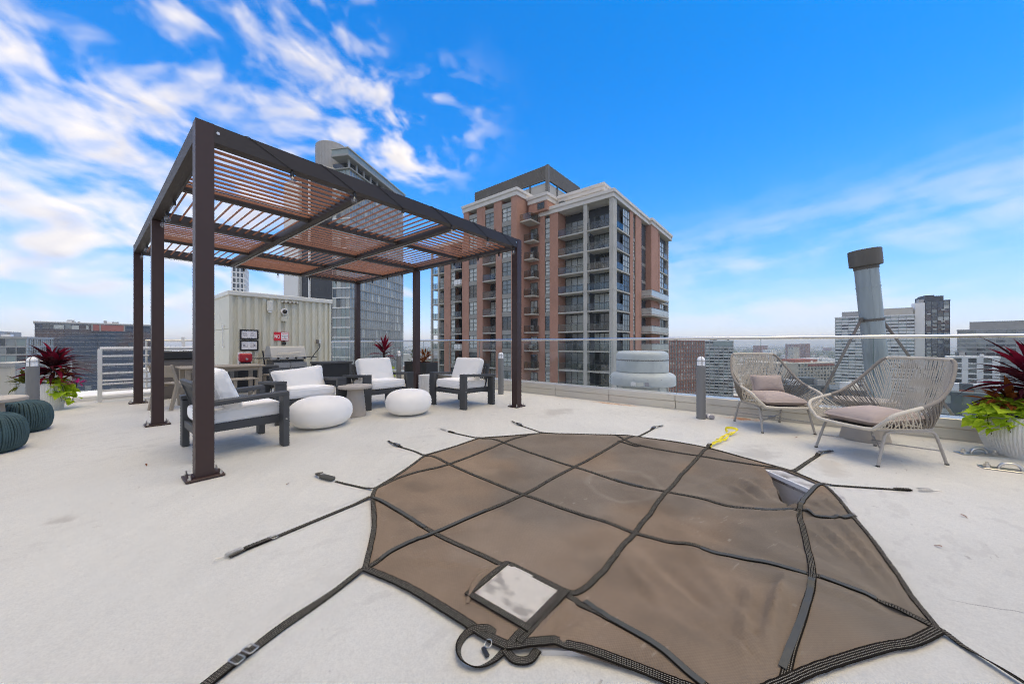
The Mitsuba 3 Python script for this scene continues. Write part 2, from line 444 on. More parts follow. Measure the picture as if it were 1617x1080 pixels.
def fabric_color(p, n, uv):
    a = fbm(p.x * 1.3 + 5.0, p.y * 1.3, 0.0)
    b = fbm(p.x * 4.5, p.y * 4.5, 3.0)
    c = mix((0.250, 0.186, 0.134), (0.200, 0.166, 0.134), smoothstep(0.38, 0.62, a)) * (0.84 + 0.32 * b)
    weave = 0.5 + 0.5 * dr.sin(p.x * 520.0) * dr.sin(p.y * 520.0)
    c = c * (0.86 + 0.24 * weave) * (0.94 + 0.12 * noise(p.x * 160.0, p.y * 160.0, 1.0))
    ring = dr.abs(dr.sqrt(dr.square(p.x - 2.75) + dr.square((p.y - 1.1) * 1.2)) - 0.32 + 0.25 * (fbm(p.x * 3.0, p.y * 3.0, 4.0) - 0.5))
    c = mix(c, (0.34, 0.30, 0.25), 0.22 * smoothstep(0.05, 0.0, ring) + 0.16 * smoothstep(0.60, 0.80, fbm(p.x * 2.2 + 1.0, p.y * 2.2 + 4.0, 5.0)))
    scratch = smoothstep(0.90, 0.97, noise(p.x * 16.0 - p.y * 6.0, p.y * 90.0 + p.x * 30.0, 2.0)) * smoothstep(0.66, 0.78, noise(p.x * 2.3, p.y * 2.3, 8.0))
    c = mix(c, (0.50, 0.46, 0.40), 0.35 * scratch)
    dirt = smoothstep(0.58, 0.80, fbm(p.x * 3.1 + 7.0, p.y * 3.1, 9.0))
    c = mix(c, (0.12, 0.10, 0.08), 0.35 * dirt)
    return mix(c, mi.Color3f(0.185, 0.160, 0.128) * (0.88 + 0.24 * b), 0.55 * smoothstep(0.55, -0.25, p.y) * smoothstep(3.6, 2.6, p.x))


FOLDS = lambda p, n, uv: 0.10 * dr.sin(p.x * 520.0) * dr.sin(p.y * 520.0) + 3.0 * fbm(p.x * 6.0, p.y * 6.0, 0.0) + 1.0 * fbm(p.x * 22.0 + p.y * 9.0, p.y * 6.0, 3.0)
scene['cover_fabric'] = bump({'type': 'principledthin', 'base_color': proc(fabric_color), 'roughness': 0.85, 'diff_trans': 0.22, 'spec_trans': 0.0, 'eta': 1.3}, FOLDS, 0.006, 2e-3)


def webbing_color(p, n, uv):
    v, u = uv.y, uv.x
    lines = mi.Float(0)
    for k in (0.20, 0.40, 0.60, 0.80):
        lines = dr.maximum(lines, smoothstep(0.045, 0.015, dr.abs(v - k)))
    dash = smoothstep(0.30, 0.42, dr.abs((u * 120.0) - dr.floor(u * 120.0) - 0.5) * 2)
    base = mi.Color3f(0.014, 0.0115, 0.009) * (0.7 + 0.6 * fbm(p.x * 20.0, p.y * 20.0, 0.0))
    return mix(base, (0.34, 0.32, 0.27), lines * dash * 0.9)


material('webbing', proc(webbing_color), 0.9, spec=0.05)
material('chafe_grey', tint((0.062, 0.060, 0.048), 0.15, 8.0), 0.6)
material('patch_white', proc(lambda p, n, uv: mix((0.54, 0.495, 0.415), (0.22, 0.195, 0.16), smoothstep(0.52, 0.74, fbm(p.x * 17.0, p.y * 11.0, 2.0)) * 0.75) * (0.92 + 0.12 * fbm(p.x * 40.0, p.y * 40.0, 0.0))), 0.5)
material('caution_yellow', tint((0.78, 0.66, 0.03), 0.15, 12.0), 0.5)

# ================================================================ the terrace
SPA = Polygon([(1.15, .75), (1.65, .12), (2.45, -.25), (3.42, -.16), (3.76, .18), (4.02, .85), (3.98, 1.5), (3.45, 2.3), (2.8, 2.68), (2.1, 2.64), (1.45, 2.3), (1.1, 1.6)])
out = Polygon([(-9.0, -14.0), (6.46, -14.0), (6.46, 24.0), (1.6, 24.0), (1.6, 10.72), (-9.0, 10.72)])
v, f = trimesh.creation.triangulate_polygon(out.difference(SPA), engine='earcut')
setting('terrace_deck', (np.c_[v, np.zeros(len(v))], f), 'deck_coating')
E = np.array(SPA.exterior.coords)[:-1]
n = len(E); k = np.arange(n)
v, f = trimesh.creation.triangulate_polygon(SPA, engine='earcut')
wall = (np.vstack([np.c_[E, np.zeros(n)], np.c_[E, np.full(n, -.95)]]), q2t(np.stack([k, (k + 1) % n, (k + 1) % n + n, k + n], 1)))
setting('spa_basin', merge(wall, (np.c_[v, np.full(len(v), -.95)], f)), 'pool_plaster')
def rim_band(r1, r0, z0, z1):
    m = trimesh.creation.extrude_polygon(SPA.buffer(r1, join_style=2).difference(SPA.buffer(r0, join_style=2)), z1 - z0, engine='earcut')
    return np.array(m.vertices) + [0, 0, z0], np.array(m.faces)


setting('spa_coping', rim_band(.115, -.012, -.04, .018), 'coping_dirty')
setting('spa_trim', rim_band(-.0125, -.026, -.014, .020), 'coping_white')
setting('parapet_ledge', merge(bx(-9.0, 1.58, 10.73, 11.35, -0.5, 0.10, 0.02), bx(-9.0, 1.58, 11.36, 14.5, -0.6, -0.12)), 'white_coating')
setting('lower_roof', bx(6.66, 10.0, -14, 24, -0.8, -0.42), 'white_coating')
setting('building_body', merge(bx(-9, 6.44, -14, 10.70, -60, -1.2), bx(1.62, 6.44, 10.70, 24, -60, -0.03), bx(6.45, 9.9, -14, 24, -60, -0.85)), 'pale_stone')

# ---------------------------------------------------------------- right-hand glass railing
t = Thing()
seams = [-9.2 + 1.2 * k for k in range(28)]
for a, b in zip(seams[:-1], seams[1:]):
    t.add('curb_panel', bx(6.395, 6.64, a + 0.004, b - 0.004, 0.0, 0.135, 0.004), 'brushed_cladding')
    t.add('curb_cap', bx(6.372, 6.655, a + 0.003, b - 0.003, 0.139, 0.252, 0.006), 'brushed_cladding')
    g = t.add('glass_panel', (np.array([[6.512, a + .012, .2525], [6.512, b - .012, .2525], [6.512, b - .012, 1.19], [6.512, a + .012, 1.19]]), np.array([[0, 1, 2], [0, 2, 3]])), 'clear_glass')
    t.add('edge_strip', bx(6.505, 6.519, a + 0.006, a + 0.0115, 0.2525, 1.19), 'glass_edge', parent=g)
t.add('handrail', tube([(6.512, -9.2, 1.213), (6.512, 23.2, 1.213)], 0.023, 20), 'rail_steel', smooth=True)
t.place('glass_railing', 'long glass panel railing with round steel handrail behind the rope chairs', 'railing')

# left-hand glass railing, seen end on
t = Thing()
seams = [-1.1 + 1.3 * k for k in range(0, 10)]
for a, b in zip(seams[:-1], seams[1:]):
    t.add('curb_panel', bx(-1.55, -1.27, a + 0.004, b - 0.004, 0.0, 0.25, 0.006), 'brushed_cladding')
    g = t.add('glass_panel', (np.array([[-1.41, a + .012, .2525], [-1.41, b - .012, .2525], [-1.41, b - .012, 1.19], [-1.41, a + .012, 1.19]]), np.array([[0, 1, 2], [0, 2, 3]])), 'clear_glass')
    t.add('edge_strip', bx(-1.418, -1.402, a + 0.006, a + 0.0115, 0.2525, 1.19), 'glass_edge', parent=g)
t.add('handrail', tube([(-1.41, -1.1, 1.213), (-1.41, 10.7, 1.213)], 0.023, 16), 'rail_steel', smooth=True)
t.place('glass_railing', 'short glass railing beside the teal poufs, seen almost end on', 'railing')

# ---------------------------------------------------------------- horizontal bar gate at the back
t = Thing()
x0, x1, y = 0.17, 1.52, 10.30
t.add('post', bx(x0 - 0.03, x0 + 0.03, y - 0.03, y + 0.03, 0, 1.02, 0.006), 'white_paint')
t.add('post', bx(x1 - 0.03, x1 + 0.03, y - 0.03, y + 0.03, 0, 1.02, 0.006), 'white_paint')
t.add('top_rail', tube([(x0, y, 1.03), (x1, y, 1.03)], 0.028, 12), 'white_paint', smooth=40)
for zz in (0.88, 0.715, 0.55, 0.41, 0.345, 0.22, 0.09):
    t.add('bar', tube([(x0 + .03, y, zz), (x1 - .03, y, zz)], 0.0195, 10), 'white_paint', smooth=40)
t.place('bar_railing', 'white metal railing of horizontal bars at the back of the terrace', 'railing')

# ================================================================ pergola
PX, PY = (0.626, 4.866), (3.86, 6.84, 9.62)      # post centre lines
PW, PZ = 0.12, 2.97
t = Thing()
for x in PX:
    for y in PY:
        top = PZ if y != PY[1] else PZ - 0.162
        k = t.add('post', bx(x - PW / 2, x + PW / 2, y - PW / 2, y + PW / 2, 0.022, top), 'dark_brown_metal')
        t.add('base_plate', bx(x - 0.125, x + 0.125, y - 0.105, y + 0.105, 0.004, 0.0215, 0.003), 'dark_brown_metal', parent=k)
        for sx in (-1, 1):
            t.add('gusset', bx(x + sx * 0.0615 - (0.035 if sx < 0 else 0), x + sx * 0.0615 + (0.035 if sx > 0 else 0), y - 0.05, y + 0.05, 0.022, 0.032), 'dark_brown_metal', parent=k)
            for sy in (-1, 1):
                t.add('bolt', merge(cyl(0.014, 0.022, 0.036, 6, (x + sx * 0.098, y + sy * 0.078)), cyl(0.007, 0.036, 0.062, 8, (x + sx * 0.098, y + sy * 0.078))), 'steel', parent=k)
        if y == PY[0]:
            t.add('washer', xf(cyl(0.012, 0, 0.005, 14), rotx(PI / 2), (x + 0.085 * (1 if x < 2 else -1), y - 0.0565, 2.905)), 'steel', smooth=40, parent=k)
BH = 0.15
a, b = PX[0] + PW / 2 + 0.001, PX[1] - PW / 2 - 0.001
t.add('beam', bx(a, b, PY[0] - 0.056, PY[0] + 0.056, PZ - BH, PZ - 0.001), 'grey_brown_metal')
t.add('beam', bx(a, b, PY[2] - 0.056, PY[2] + 0.056, PZ - BH, PZ - 0.001), 'grey_brown_metal')
t.add('beam', bx(a, b, PY[1] - 0.050, PY[1] + 0.050, PZ - BH, PZ - 0.02), 'grey_brown_metal')
for x in PX:
    t.add('beam', bx(x - 0.056, x + 0.056, PY[0] + PW / 2 + 0.001, PY[2] - PW / 2 - 0.001, PZ - BH, PZ - 0.002), 'grey_brown_metal')
GX = (2.03, 3.44)
for x in GX:
    for y0, y1 in ((PY[0] + .057, PY[1] - .051), (PY[1] + .051, PY[2] - .057)):
        k = t.add('joist', bx(x - 0.05, x + 0.05, y0, y1, PZ - BH - 0.004, PZ - 0.03, 0.004), 'grey_brown_metal')
        t.add('pale_edge', bx(x + 0.030, x + 0.050, y0 + 0.01, y1 - 0.01, PZ - BH - 0.012, PZ - BH - 0.0055), 'pale_strip', parent=k)  # thin pale strip along the lower edge of the joist
xs = [(PX[0] + .058, GX[0] - .052), (GX[0] + .052, GX[1] - .052), (GX[1] + .052, PX[1] - .058)]
PU = (5.34, 8.22)
ys = [(PY[0] + .058, PU[0] - .037), (PU[0] + .037, PY[1] - .052), (PY[1] + .052, PU[1] - .037), (PU[1] + .037, PY[2] - .058)]
for y in PU:
    for x0, x1 in xs:
        t.add('purlin', bx(x0 - .004, x1 + .004, y - 0.035, y + 0.035, PZ - 0.135, PZ - 0.045, 0.003), 'grey_brown_metal')
sl_z, sl_h, sl_w = PZ - 0.095, 0.018, 0.034
lx = xs[0][1] - xs[0][0]
ly = ys[0][1] - ys[0][0]
for i, (x0, x1) in enumerate(xs):
    for j, (y0, y1) in enumerate(ys):
        n = 11 if (i + j) % 2 == 0 else 12
        for k in range(n):
            if (i + j) % 2 == 0:
                y = y0 + (k + 0.5) * (y1 - y0) / n
                dz = rng.uniform(-.0015, .0015)
                t.add('slat', bx(x0 + .002, x1 - .002, y - sl_w / 2, y + sl_w / 2, sl_z - sl_h / 2 + dz, sl_z + sl_h / 2 + dz, 0.002), 'wood_look_slat')
            else:
                x = x0 + (k + 0.5) * (x1 - x0) / n
                t.add('slat', bx(x - .008, x + .008, y0 + .002, y1 - .002, sl_z - sl_h / 2, sl_z + sl_h / 2, 0.002), 'wood_look_slat')
t.place('pergola', 'dark brown metal pergola with a slatted wood-look roof over the white armchairs', 'pergola')

# ---------------------------------------------------------------- festoon lights wound round the pergola beams
t = Thing()
yf, yb, zt, zb = PY[0] - 0.060, PY[0] + 0.060, PZ + 0.0035, PZ - BH - 0.005
bulbs = []


def wrap(us):
    """the cable spirals round the front beam: over the top, slanting down the outer face, one lamp under the beam"""
    path = []
    for u in us:
        path += [(u - .50, yb, zt), (u - .36, yf, zt), (u - .03, yf, zb + .01), (u, yf + .03, zb - .002), (u + .06, yb, zb + .01), (u + .09, yb, zt - .01)]
        bulbs.append((u, yf + .03))
    return tube(path, 0.0032, 6)


def along(us, fixed, axis, u0, u1):
    """the cable runs under a beam, sagging a little between the lamps"""
    pts = []
    for q in np.linspace(0, 1, 60):
        u = u0 + (u1 - u0) * q
        pts.append((u, fixed, zb - .004 - .010 * abs(math.sin(u * 4.4))) if axis == 0 else (fixed, u, zb - .004 - .010 * abs(math.sin(u * 4.4))))
    bulbs.extend((u, fixed) if axis == 0 else (fixed, u) for u in us)
    return tube(pts, 0.0035, 6)


t.add('cable', wrap([1.28, 1.90, 2.52, 3.32, 4.08, 4.74]), 'black_plastic')
t.add('cable', along([4.30, 4.85, 5.55, 7.45, 8.10, 8.85], PX[1] + .02, 1, PY[0] + .07, PY[2] - .07), 'black_plastic')
t.add('cable', along([5.70, 6.25, 6.60, 8.60, 9.35], PX[0] + .035, 1, PY[0] + .07, PY[2] - .07), 'black_plastic')
t.add('cable', along([2.25, 2.92, 3.62, 4.28], PY[2] + .02, 0, PX[0] + .07, PX[1] - .07), 'black_plastic')
gp = [(1e-4, -0.135), (0.014, -0.131), (0.026, -0.118), (0.031, -0.100), (0.028, -0.082), (0.018, -0.064), (0.014, -0.052)]
sp = [(1e-4, -0.058), (0.013, -0.058), (0.0165, -0.05), (0.0165, -0.012), (0.008, -0.002), (0.004, 0.012), (1e-4, 0.014)]
for x, y in bulbs:
    k = t.add('bulb', lathe(gp, 18, (x, y, zb)), 'bulb_glass', smooth=True)
    t.add('socket', lathe(sp, 14, (x, y, zb)), 'black_plastic', smooth=40, parent=k)
    t.add('filament', tube([(x - .007, y, zb - .06), (x - .004, y, zb - .10), (x, y, zb - .075), (x + .004, y, zb - .10), (x + .007, y, zb - .06)], 0.0016, 5), 'pale_strip', parent=k)
t.place('string_lights', 'black festoon cable with clear glass bulbs wound round the pergola beams', 'string lights')

# ================================================================ white-cushioned armchairs: local front faces -y, origin under the middle of the front edge


def rrect(w, d, r, z):
    """a rounded rectangle path"""
    p = []
    for sx, sy, a0 in ((1, 1, 0), (-1, 1, PI / 2), (-1, -1, PI), (1, -1, 1.5 * PI)):
        for q in np.linspace(a0, a0 + PI / 2, 6):
            p.append((sx * (w / 2 - r) + r * math.cos(q), sy * (d / 2 - r) + r * math.sin(q), z))
    p = np.array(p)
    return np.vstack([p[i] + (p[(i + 1) % len(p)] - p[i]) * np.linspace(0, 1, 5 if i % 6 == 5 else 2)[:-1, None] for i in range(len(p))])


def armchair(pillow=False, seed=0, droop=0.0):
    t = Thing()
    W, D, leg = 0.96, 0.83, 0.135
    for s in (-1, 1):
        xo = s * (W / 2 - leg / 2)
        t.add('front_leg', cb((xo, 0.03, 0.28), (leg, 0.06, 0.555), 0.004), 'charcoal_frame')
        t.add('rear_leg', cb((xo, D - 0.10, 0.255), (leg, 0.06, 0.505), 0.004), 'charcoal_frame')
        k = t.add('arm', bar((xo, 0.0, 0.580), (xo, D - 0.06, 0.535), leg + .002, 0.042, b=0.004), 'charcoal_frame')
        t.add('side_rail', bar((s * (W / 2 - leg - .018), 0.05, 0.290), (s * (W / 2 - leg - .018), D - 0.12, 0.285), 0.034, 0.08, b=0.003), 'charcoal_frame')
        t.add('screw', xf(cyl(0.009, 0, 0.004, 12), roty(s * PI / 2), (s * (W / 2 + .0005), 0.03, 0.30)), 'steel', parent='front_leg' if s < 0 else 'front_leg_001')
    t.add('front_rail', cb((0, 0.055, 0.285), (W - 2 * leg - .004, 0.034, 0.075), 0.004), 'charcoal_frame')
    t.add('rear_rail', cb((0, D - 0.10, 0.255), (W - 2 * leg - .004, 0.034, 0.075), 0.004), 'charcoal_frame')
    for j in range(5):
        t.add('seat_slat', bar((-(W / 2 - leg - .036), 0.16 + j * .125, 0.290), ((W / 2 - leg - .036), 0.16 + j * .125, 0.290), 0.055, 0.014), 'charcoal_frame')
    # reclined back: frame and upright slats
    th = math.radians(17)
    up = np.array([0, math.sin(th), math.cos(th)])
    base = np.array([0, D - 0.20, 0.29])
    hb, wb = 0.47, W - 2 * leg - 0.01
    for s in (-1, 1):
        p = base + np.array([s * (wb / 2 - .02), 0, 0])
        t.add('back_post', bar(p, p + up * hb, 0.04, 0.035, up=(0, 1, 0), b=0.003), 'charcoal_frame')
    for q in (0.05, hb - 0.02):
        t.add('back_rail', bar(base + up * q + np.array([-(wb / 2 - .041), 0, 0]), base + up * q + np.array([wb / 2 - .041, 0, 0]), 0.035, 0.055, up=up, b=0.003), 'charcoal_frame')
    for j in range(11):
        x = -(wb / 2 - .041) + (j + .5) * (wb - .082) / 11
        p = base + np.array([x, 0, 0]) + up * .079
        t.add('back_slat', bar(p, p + up * (hb - .128), 0.034, 0.012, up=(0, 1, 0)), 'charcoal_frame')
    cw = W - 2 * leg - 0.02
    c = rbox(cw, 0.70, 0.145, 0.045, 0.022, 16, 0.004, seed)
    c = xf(c, rotx(math.radians(-2.0)), (0, 0.375, 0.325))
    t.add('seat_cushion', c, 'white_cushion', smooth=True)
    R2, o2 = rotx(math.radians(-2.0)), (0, 0.375, 0.325)
    for zz in (0.145 - .0125, .0125):
        t.add('piping', xf(tube(rrect(cw - .024, .676, .032, zz), .0042, 6, True), R2, o2), 'white_cushion', smooth=True, parent='seat_cushion')
    if pillow:
        b = rbox(cw + 0.10, 0.46, 0.17, 0.08, 0.05, 18, 0.010, seed + 4, 0.10)
    else:
        b = rbox(cw - 0.02, 0.47, 0.155, 0.05, 0.022, 16, 0.006, seed + 4)
    tilt = math.radians(90 - 20)
    if not pillow:
        for zz in (0.155 - .014, .014):
            t.add('piping', xf(tube(rrect(cw - .05, .442, .036, zz), .0042, 6, True), rotx(tilt), (0, 0.585, 0.60 - droop)), 'white_cushion', smooth=True, parent='back_cushion')
    if pillow:
        b = xf(b, rotz(math.radians(5)))
    b = xf(b, rotx(tilt), (0, 0.585, 0.60 - droop))
    t.add('back_cushion', b, 'white_cushion', smooth=True)
    return t


grp = None
armchair(seed=1).place('armchair', 'charcoal armchair with white cushions seen side on behind the nearest pergola post', 'armchair', (1.42, 4.80, 0), PI / 2)
armchair(True, seed=2, droop=.09).place('armchair', 'charcoal armchair with a loose white back pillow, in front of the grill', 'armchair', (2.11, 5.47, 0), 0.0)
armchair(seed=3).place('armchair', 'charcoal armchair with creased white cushions between the taupe table and the low white stool', 'armchair', (3.39, 5.53, 0), 0.0)
armchair(seed=4).place('armchair', 'charcoal armchair with white cushions facing left beside the slim pergola post', 'armchair', (4.04, 4.80, 0), -PI / 2)

# ---------------------------------------------------------------- poufs, tables
def egg(r, h, e=3.1):
    a = np.linspace(-PI / 2, PI / 2, 40)
    pr = np.sign(np.cos(a)) * np.abs(np.cos(a)) ** (2 / e)
    pz = np.sign(np.sin(a)) * np.abs(np.sin(a)) ** (2 / 2.3)
    return [(max(1e-4, r * x), h / 2 + h / 2 * z) for x, z in zip(pr, pz)]


single('pouf', lathe(egg(0.395, 0.41), 64, (2.03, 5.0, -0.004), 1.0, 0.86), 'white_pouf', 'white pebble-shaped pouf in front of the armchair with the loose pillow', 'pouf', smooth=True)
single('pouf', lathe(egg(0.355, 0.40), 64, (3.27, 4.80, -0.004)), 'white_pouf', 'rounder white pebble pouf in the middle of the seating group', 'pouf', smooth=True)


def side_table(r=0.25, h=0.485, r0=0.15, r1=0.115):
    t = Thing()
    t.add('base', lathe([(1e-4, 0), (r0 - .008, 0), (r0, .008), (r1, h - .045), (1e-4, h - .045)], 48), 'taupe_concrete', smooth=40)
    t.add('top', lathe([(1e-4, h - .0445), (r - .012, h - .0445), (r, h - .035), (r, h - .008), (r - .008, h), (1e-4, h)], 64), 'taupe_concrete', smooth=40)
    return t


side_table(0.25, 0.475, 0.155, 0.115).place('side_table', 'round taupe concrete side table between two of the white armchairs', 'side table', (2.66, 5.32, 0))
side_table(0.28, 0.47, 0.22, 0.13).place('side_table', 'concrete side table with a flared base behind the nearer rope chair', 'side table', (5.80, -0.63, 0))
side_table(0.36, 0.50, 0.225, 0.19).place('side_table', 'large round concrete table cut off by the left edge beside the teal poufs', 'side table', (-.79, 7.14, 0))
t = Thing()
n, r0 = 40, 0.165
for a0, a1 in ((0.30, 2.3), (2.75, 6.05)):
    aa = np.linspace(a0, a1, 24)
    vo = [(r * math.cos(q), r * math.sin(q), z) for q in aa for r, z in ((r0, 0), (r0, .345), (r0 - .035, .345), (r0 - .035, 0))]
    F = []
    for i in range(len(aa) - 1):
        for j in range(4):
            F.append([i * 4 + j, (i + 1) * 4 + j, (i + 1) * 4 + (j + 1) % 4, i * 4 + (j + 1) % 4])
    F += [[0, 1, 2, 3], [len(vo) - 1, len(vo) - 2, len(vo) - 3, len(vo) - 4]]
    t.add('side_wall', (np.array(vo), q2t(np.array(F))), 'pale_stone')
t.add('top', lathe([(1e-4, .346), (r0 - .006, .346), (r0, .352), (r0, .405), (r0 - .008, .413), (1e-4, .413)], 48), 'pale_stone', smooth=40)
t.place('drum_stool', 'low white stone drum stool with openings in its side, before the dark planter', 'stool', (4.92, 6.55, 0), 2.2)


def woven_pouf(r, h, seed):
    """a knitted pouf: its vertical ribs swell and pinch towards a dimple on top"""
    rr = random.Random(seed)
    t = Thing()
    n = 88
    prof = np.array([(0.78, 0.0), (0.93, 0.10), (1.0, 0.36), (0.99, 0.60), (0.90, 0.84), (0.70, 0.985), (0.44, 1.0), (0.22, 0.95), (0.05, 0.88)])
    sm = smoothpath(np.c_[prof, np.zeros(len(prof))], 26)[:, :2]
    t.add('body', lathe([(max(1e-4, (x - .022) * r), z * h * .985) for x, z in sm], 48), 'teal_rope', smooth=True)
    for k in range(n):
        a = k * 2 * PI / n
        w = rr.uniform(-.012, .012)
        pts = [((x - .010) * r * math.cos(a + w * z * 3 + .30 * max(0, z - .8)), (x - .010) * r * math.sin(a + w * z * 3 + .30 * max(0, z - .8)), z * h + .008) for x, z in sm]
        rad = [0.0112 * r / .34 * (0.30 + 0.70 * min(1, x * 1.05)) for x, z in sm]
        t.add('rib', tube(pts, rad, 7), 'teal_rope', smooth=True)
    t.add('foot_ring', lathe([(1e-4, 0), (.74 * r, 0), (.76 * r, .012), (.76 * r, .02), (1e-4, .02)], 40), 'black_plastic')
    return t


woven_pouf(0.31, 0.375, 3).place('woven_pouf', 'teal ribbed woven pouf nearest the camera, cut off by the left edge', 'pouf', (-.704, 6.48, 0), 0.4)
woven_pouf(0.31, 0.37, 4).place('woven_pouf', 'teal ribbed woven pouf in front of the left planter and bollard', 'pouf', (-.584, 7.68, 0), 1.1)


# ---------------------------------------------------------------- bollard lights
def bollard():
    t = Thing()
    r, h = 0.0635, 0.935
    t.add('column', lathe([(1e-4, 0), (r + .001, 0), (r + .001, 0.01), (r, 0.012), (r, 0.79), (r - .004, .795), (1e-4, .795)], 40), 'bollard_grey', smooth=40)
    rd = r - .008
    dome = [(rd, .7955), (rd, h - rd - .004)] + [(max(1e-4, rd * math.cos(q)), h - rd - .004 + rd * math.sin(q)) for q in np.linspace(0, PI / 2, 10)[1:]]
    t.add('lens', lathe(dome, 32), 'frosted_lens', smooth=40)
    for k in range(2):
        a = k * PI / 2 + .3
        q = np.linspace(0, PI, 17)
        arc = [((r - .002) * math.cos(a), (r - .002) * math.sin(a), .796)] + [((r - .002) * math.cos(x) * math.cos(a), (r - .002) * math.cos(x) * math.sin(a), h - r + (r - .001) * math.sin(x)) for x in q] + [(-(r - .002) * math.cos(a), -(r - .002) * math.sin(a), .796)]
        t.add('guard_hoop', tube(arc, 0.004, 6), 'bollard_grey', smooth=True)
    q = np.linspace(0, 2 * PI, 33)[:-1]
    t.add('guard_ring', tube([((r - .0015) * math.cos(x), (r - .0015) * math.sin(x), h - r - .004) for x in q], 0.004, 6, True), 'bollard_grey', smooth=True)
    return t


bl = bollard()
bl.place('bollard_light', 'grey bollard light with a white domed lens beside the far rope chair', 'bollard light', (5.84, 1.10, 0), 0.1)
bl.place('bollard_light', 'grey bollard light just left of the slim pergola post at the railing', 'bollard light', (5.86, 5.10, 0), 0.6)
bl.place('bollard_light', 'grey bollard light behind the armchair with creased cushions', 'bollard light', (5.42, 8.42, 0), 0.2)
bl.place('bollard_light', 'grey bollard light in front of the left planter', 'bollard light', (-0.49, 8.62, 0), 0.9)

# ================================================================ spa cover lying over the basin
EDGE = [(1.392, 2.502), (1.303, 2.384), (1.094, 1.988), (0.858, 1.648), (0.912, 1.375), (0.938, 1.058), (0.945, 0.916), (0.96, 0.817), (1.083, 0.65), (1.175, 0.425), (1.225, 0.235), (1.290, 0.120), (1.412, 0.035),
        (1.595, -0.085), (1.824, -0.254), (1.936, -0.35), (2.085, -0.443), (2.453, -0.385), (2.774, -0.345), (3.083, -0.29), (3.363, -0.245), (3.697, -0.17), (3.905, 0.014), (4.057, 0.363), (4.2, 0.713),
        (4.229, 1.101), (4.16, 1.47), (3.863, 1.945), (3.614, 2.442), (3.209, 2.701), (2.935, 2.901), (2.503, 2.866), (2.136, 2.872), (1.781, 2.667)]
EDGE_POLY = Polygon(EDGE)
TEAR = Polygon([(3.775, 0.215), (3.60, 0.16), (3.40, 0.125), (3.16, 0.085), (3.05, 0.045), (3.09, -0.015), (3.32, -0.062), (3.66, -0.130), (3.79, -0.02), (3.83, 0.10)])
SLIT = Polygon([(1.31, 1.115), (1.25, 1.135), (1.17, 1.118), (1.075, 1.105), (1.02, 1.065), (1.08, 1.083), (1.19, 1.095)])
SPA_EDGE = SPA.exterior
import shapely
PATCH = Polygon([(1.322, 1.105), (1.332, 0.790), (1.075, 0.795), (1.062, 1.090)])


CREASES = [((2.14, .03), (1.46, .10), 0.0510, 0.0240), ((1.95, .16), (1.40, .14), 0.0306, 0.0280), ((3.02, -.20), (2.14, -.39), 0.0238, 0.0176), ((2.90, -.11), (2.20, -.33), 0.0272, 0.0208), ((2.75, -.06), (2.35, -.24), 0.0170, 0.0160),
           ((3.36, -.13), (3.06, -.25), 0.0272, 0.0128), ((3.22, -.08), (3.03, -.20), 0.0221, 0.0112), ((3.48, -.14), (3.20, -.24), 0.0204, 0.0112), ((1.34, .74), (1.06, .74), 0.0340, 0.0208), ((1.30, .60), (1.05, .70), 0.0204, 0.0176),
           ((3.45, .34), (3.10, .14), 0.0442, 0.0360), ((3.30, .42), (3.02, .22), 0.0238, 0.0280), ((1.02, 1.55), (1.24, 1.15), 0.0170, 0.0160), ((1.85, .75), (1.40, .30), 0.0136, 0.0240), ((2.9, .72), (3.6, .35), 0.0170, 0.0400)]


def cover_z(x, y):
    x, y = np.atleast_1d(np.asarray(x, float)), np.atleast_1d(np.asarray(y, float))
    p = shapely.points(x, y)
    d = shapely.distance(p, SPA_EDGE) * np.where(contains_xy(SPA, x, y), 1, -1)
    z = np.where(d > 0, 0.031 - 0.062 * (1 - np.exp(-np.maximum(d, 0) / 0.45)), 0.031 - 0.021 * sstep(0.08, 0.20, -d))
    q = np.stack([x, y, x * 0], -1)
    z = z + (meshkit.fbm(q * 3.0, 3, 4) - 0.5) * 0.010 * sstep(-0.1, 0.2, d)
    # folds drawn towards the right-hand corners and the near pocket
    for (cx, cy), ang, k in (((3.08, -0.29), 1.9, 1.0), ((2.085, -0.443), 1.35, 1.0), ((1.412, 0.035), 0.75, 1.2), ((0.96, 0.817), 0.25, .35), ((3.70, -0.17), 2.5, .8)):
        dx, dy = x - cx, y - cy
        r, a = np.hypot(dx, dy), np.arctan2(dy, dx)
        w = np.exp(-((a - ang) / 0.55) ** 2) * np.exp(-r / 0.75) * sstep(0.03, 0.25, r)
        z = z + k * 0.022 * (np.sin(a * 13 + 1.5 * r) + 0.5 * np.sin(a * 29 - r)) * w
    for (ax, ay), (bx_, by), h, w in CREASES:
        L2 = (bx_ - ax) ** 2 + (by - ay) ** 2
        u = ((x - ax) * (bx_ - ax) + (y - ay) * (by - ay)) / L2
        e = np.hypot(x - ax - np.clip(u, 0, 1) * (bx_ - ax), y - ay - np.clip(u, 0, 1) * (by - ay)) / w
        z = z + h * np.sin(PI * np.clip(u, 0.0, 1)) ** 0.7 * (np.exp(-e ** 2) - 0.35 * np.exp(-((e - 1.8) / 1.1) ** 2))
    z = np.maximum(z, 0.027 - 0.30 * np.maximum(np.abs(d + 0.035) - 0.085, 0))      # it rests on the coping
    wp = 1 - sstep(0.0, 0.05, shapely.distance(p, PATCH))                    # the vinyl patch keeps its piece flat
    z = z * (1 - wp) + 0.029 * wp
    return np.where(d < -0.02, np.maximum(z, 0.006), z)


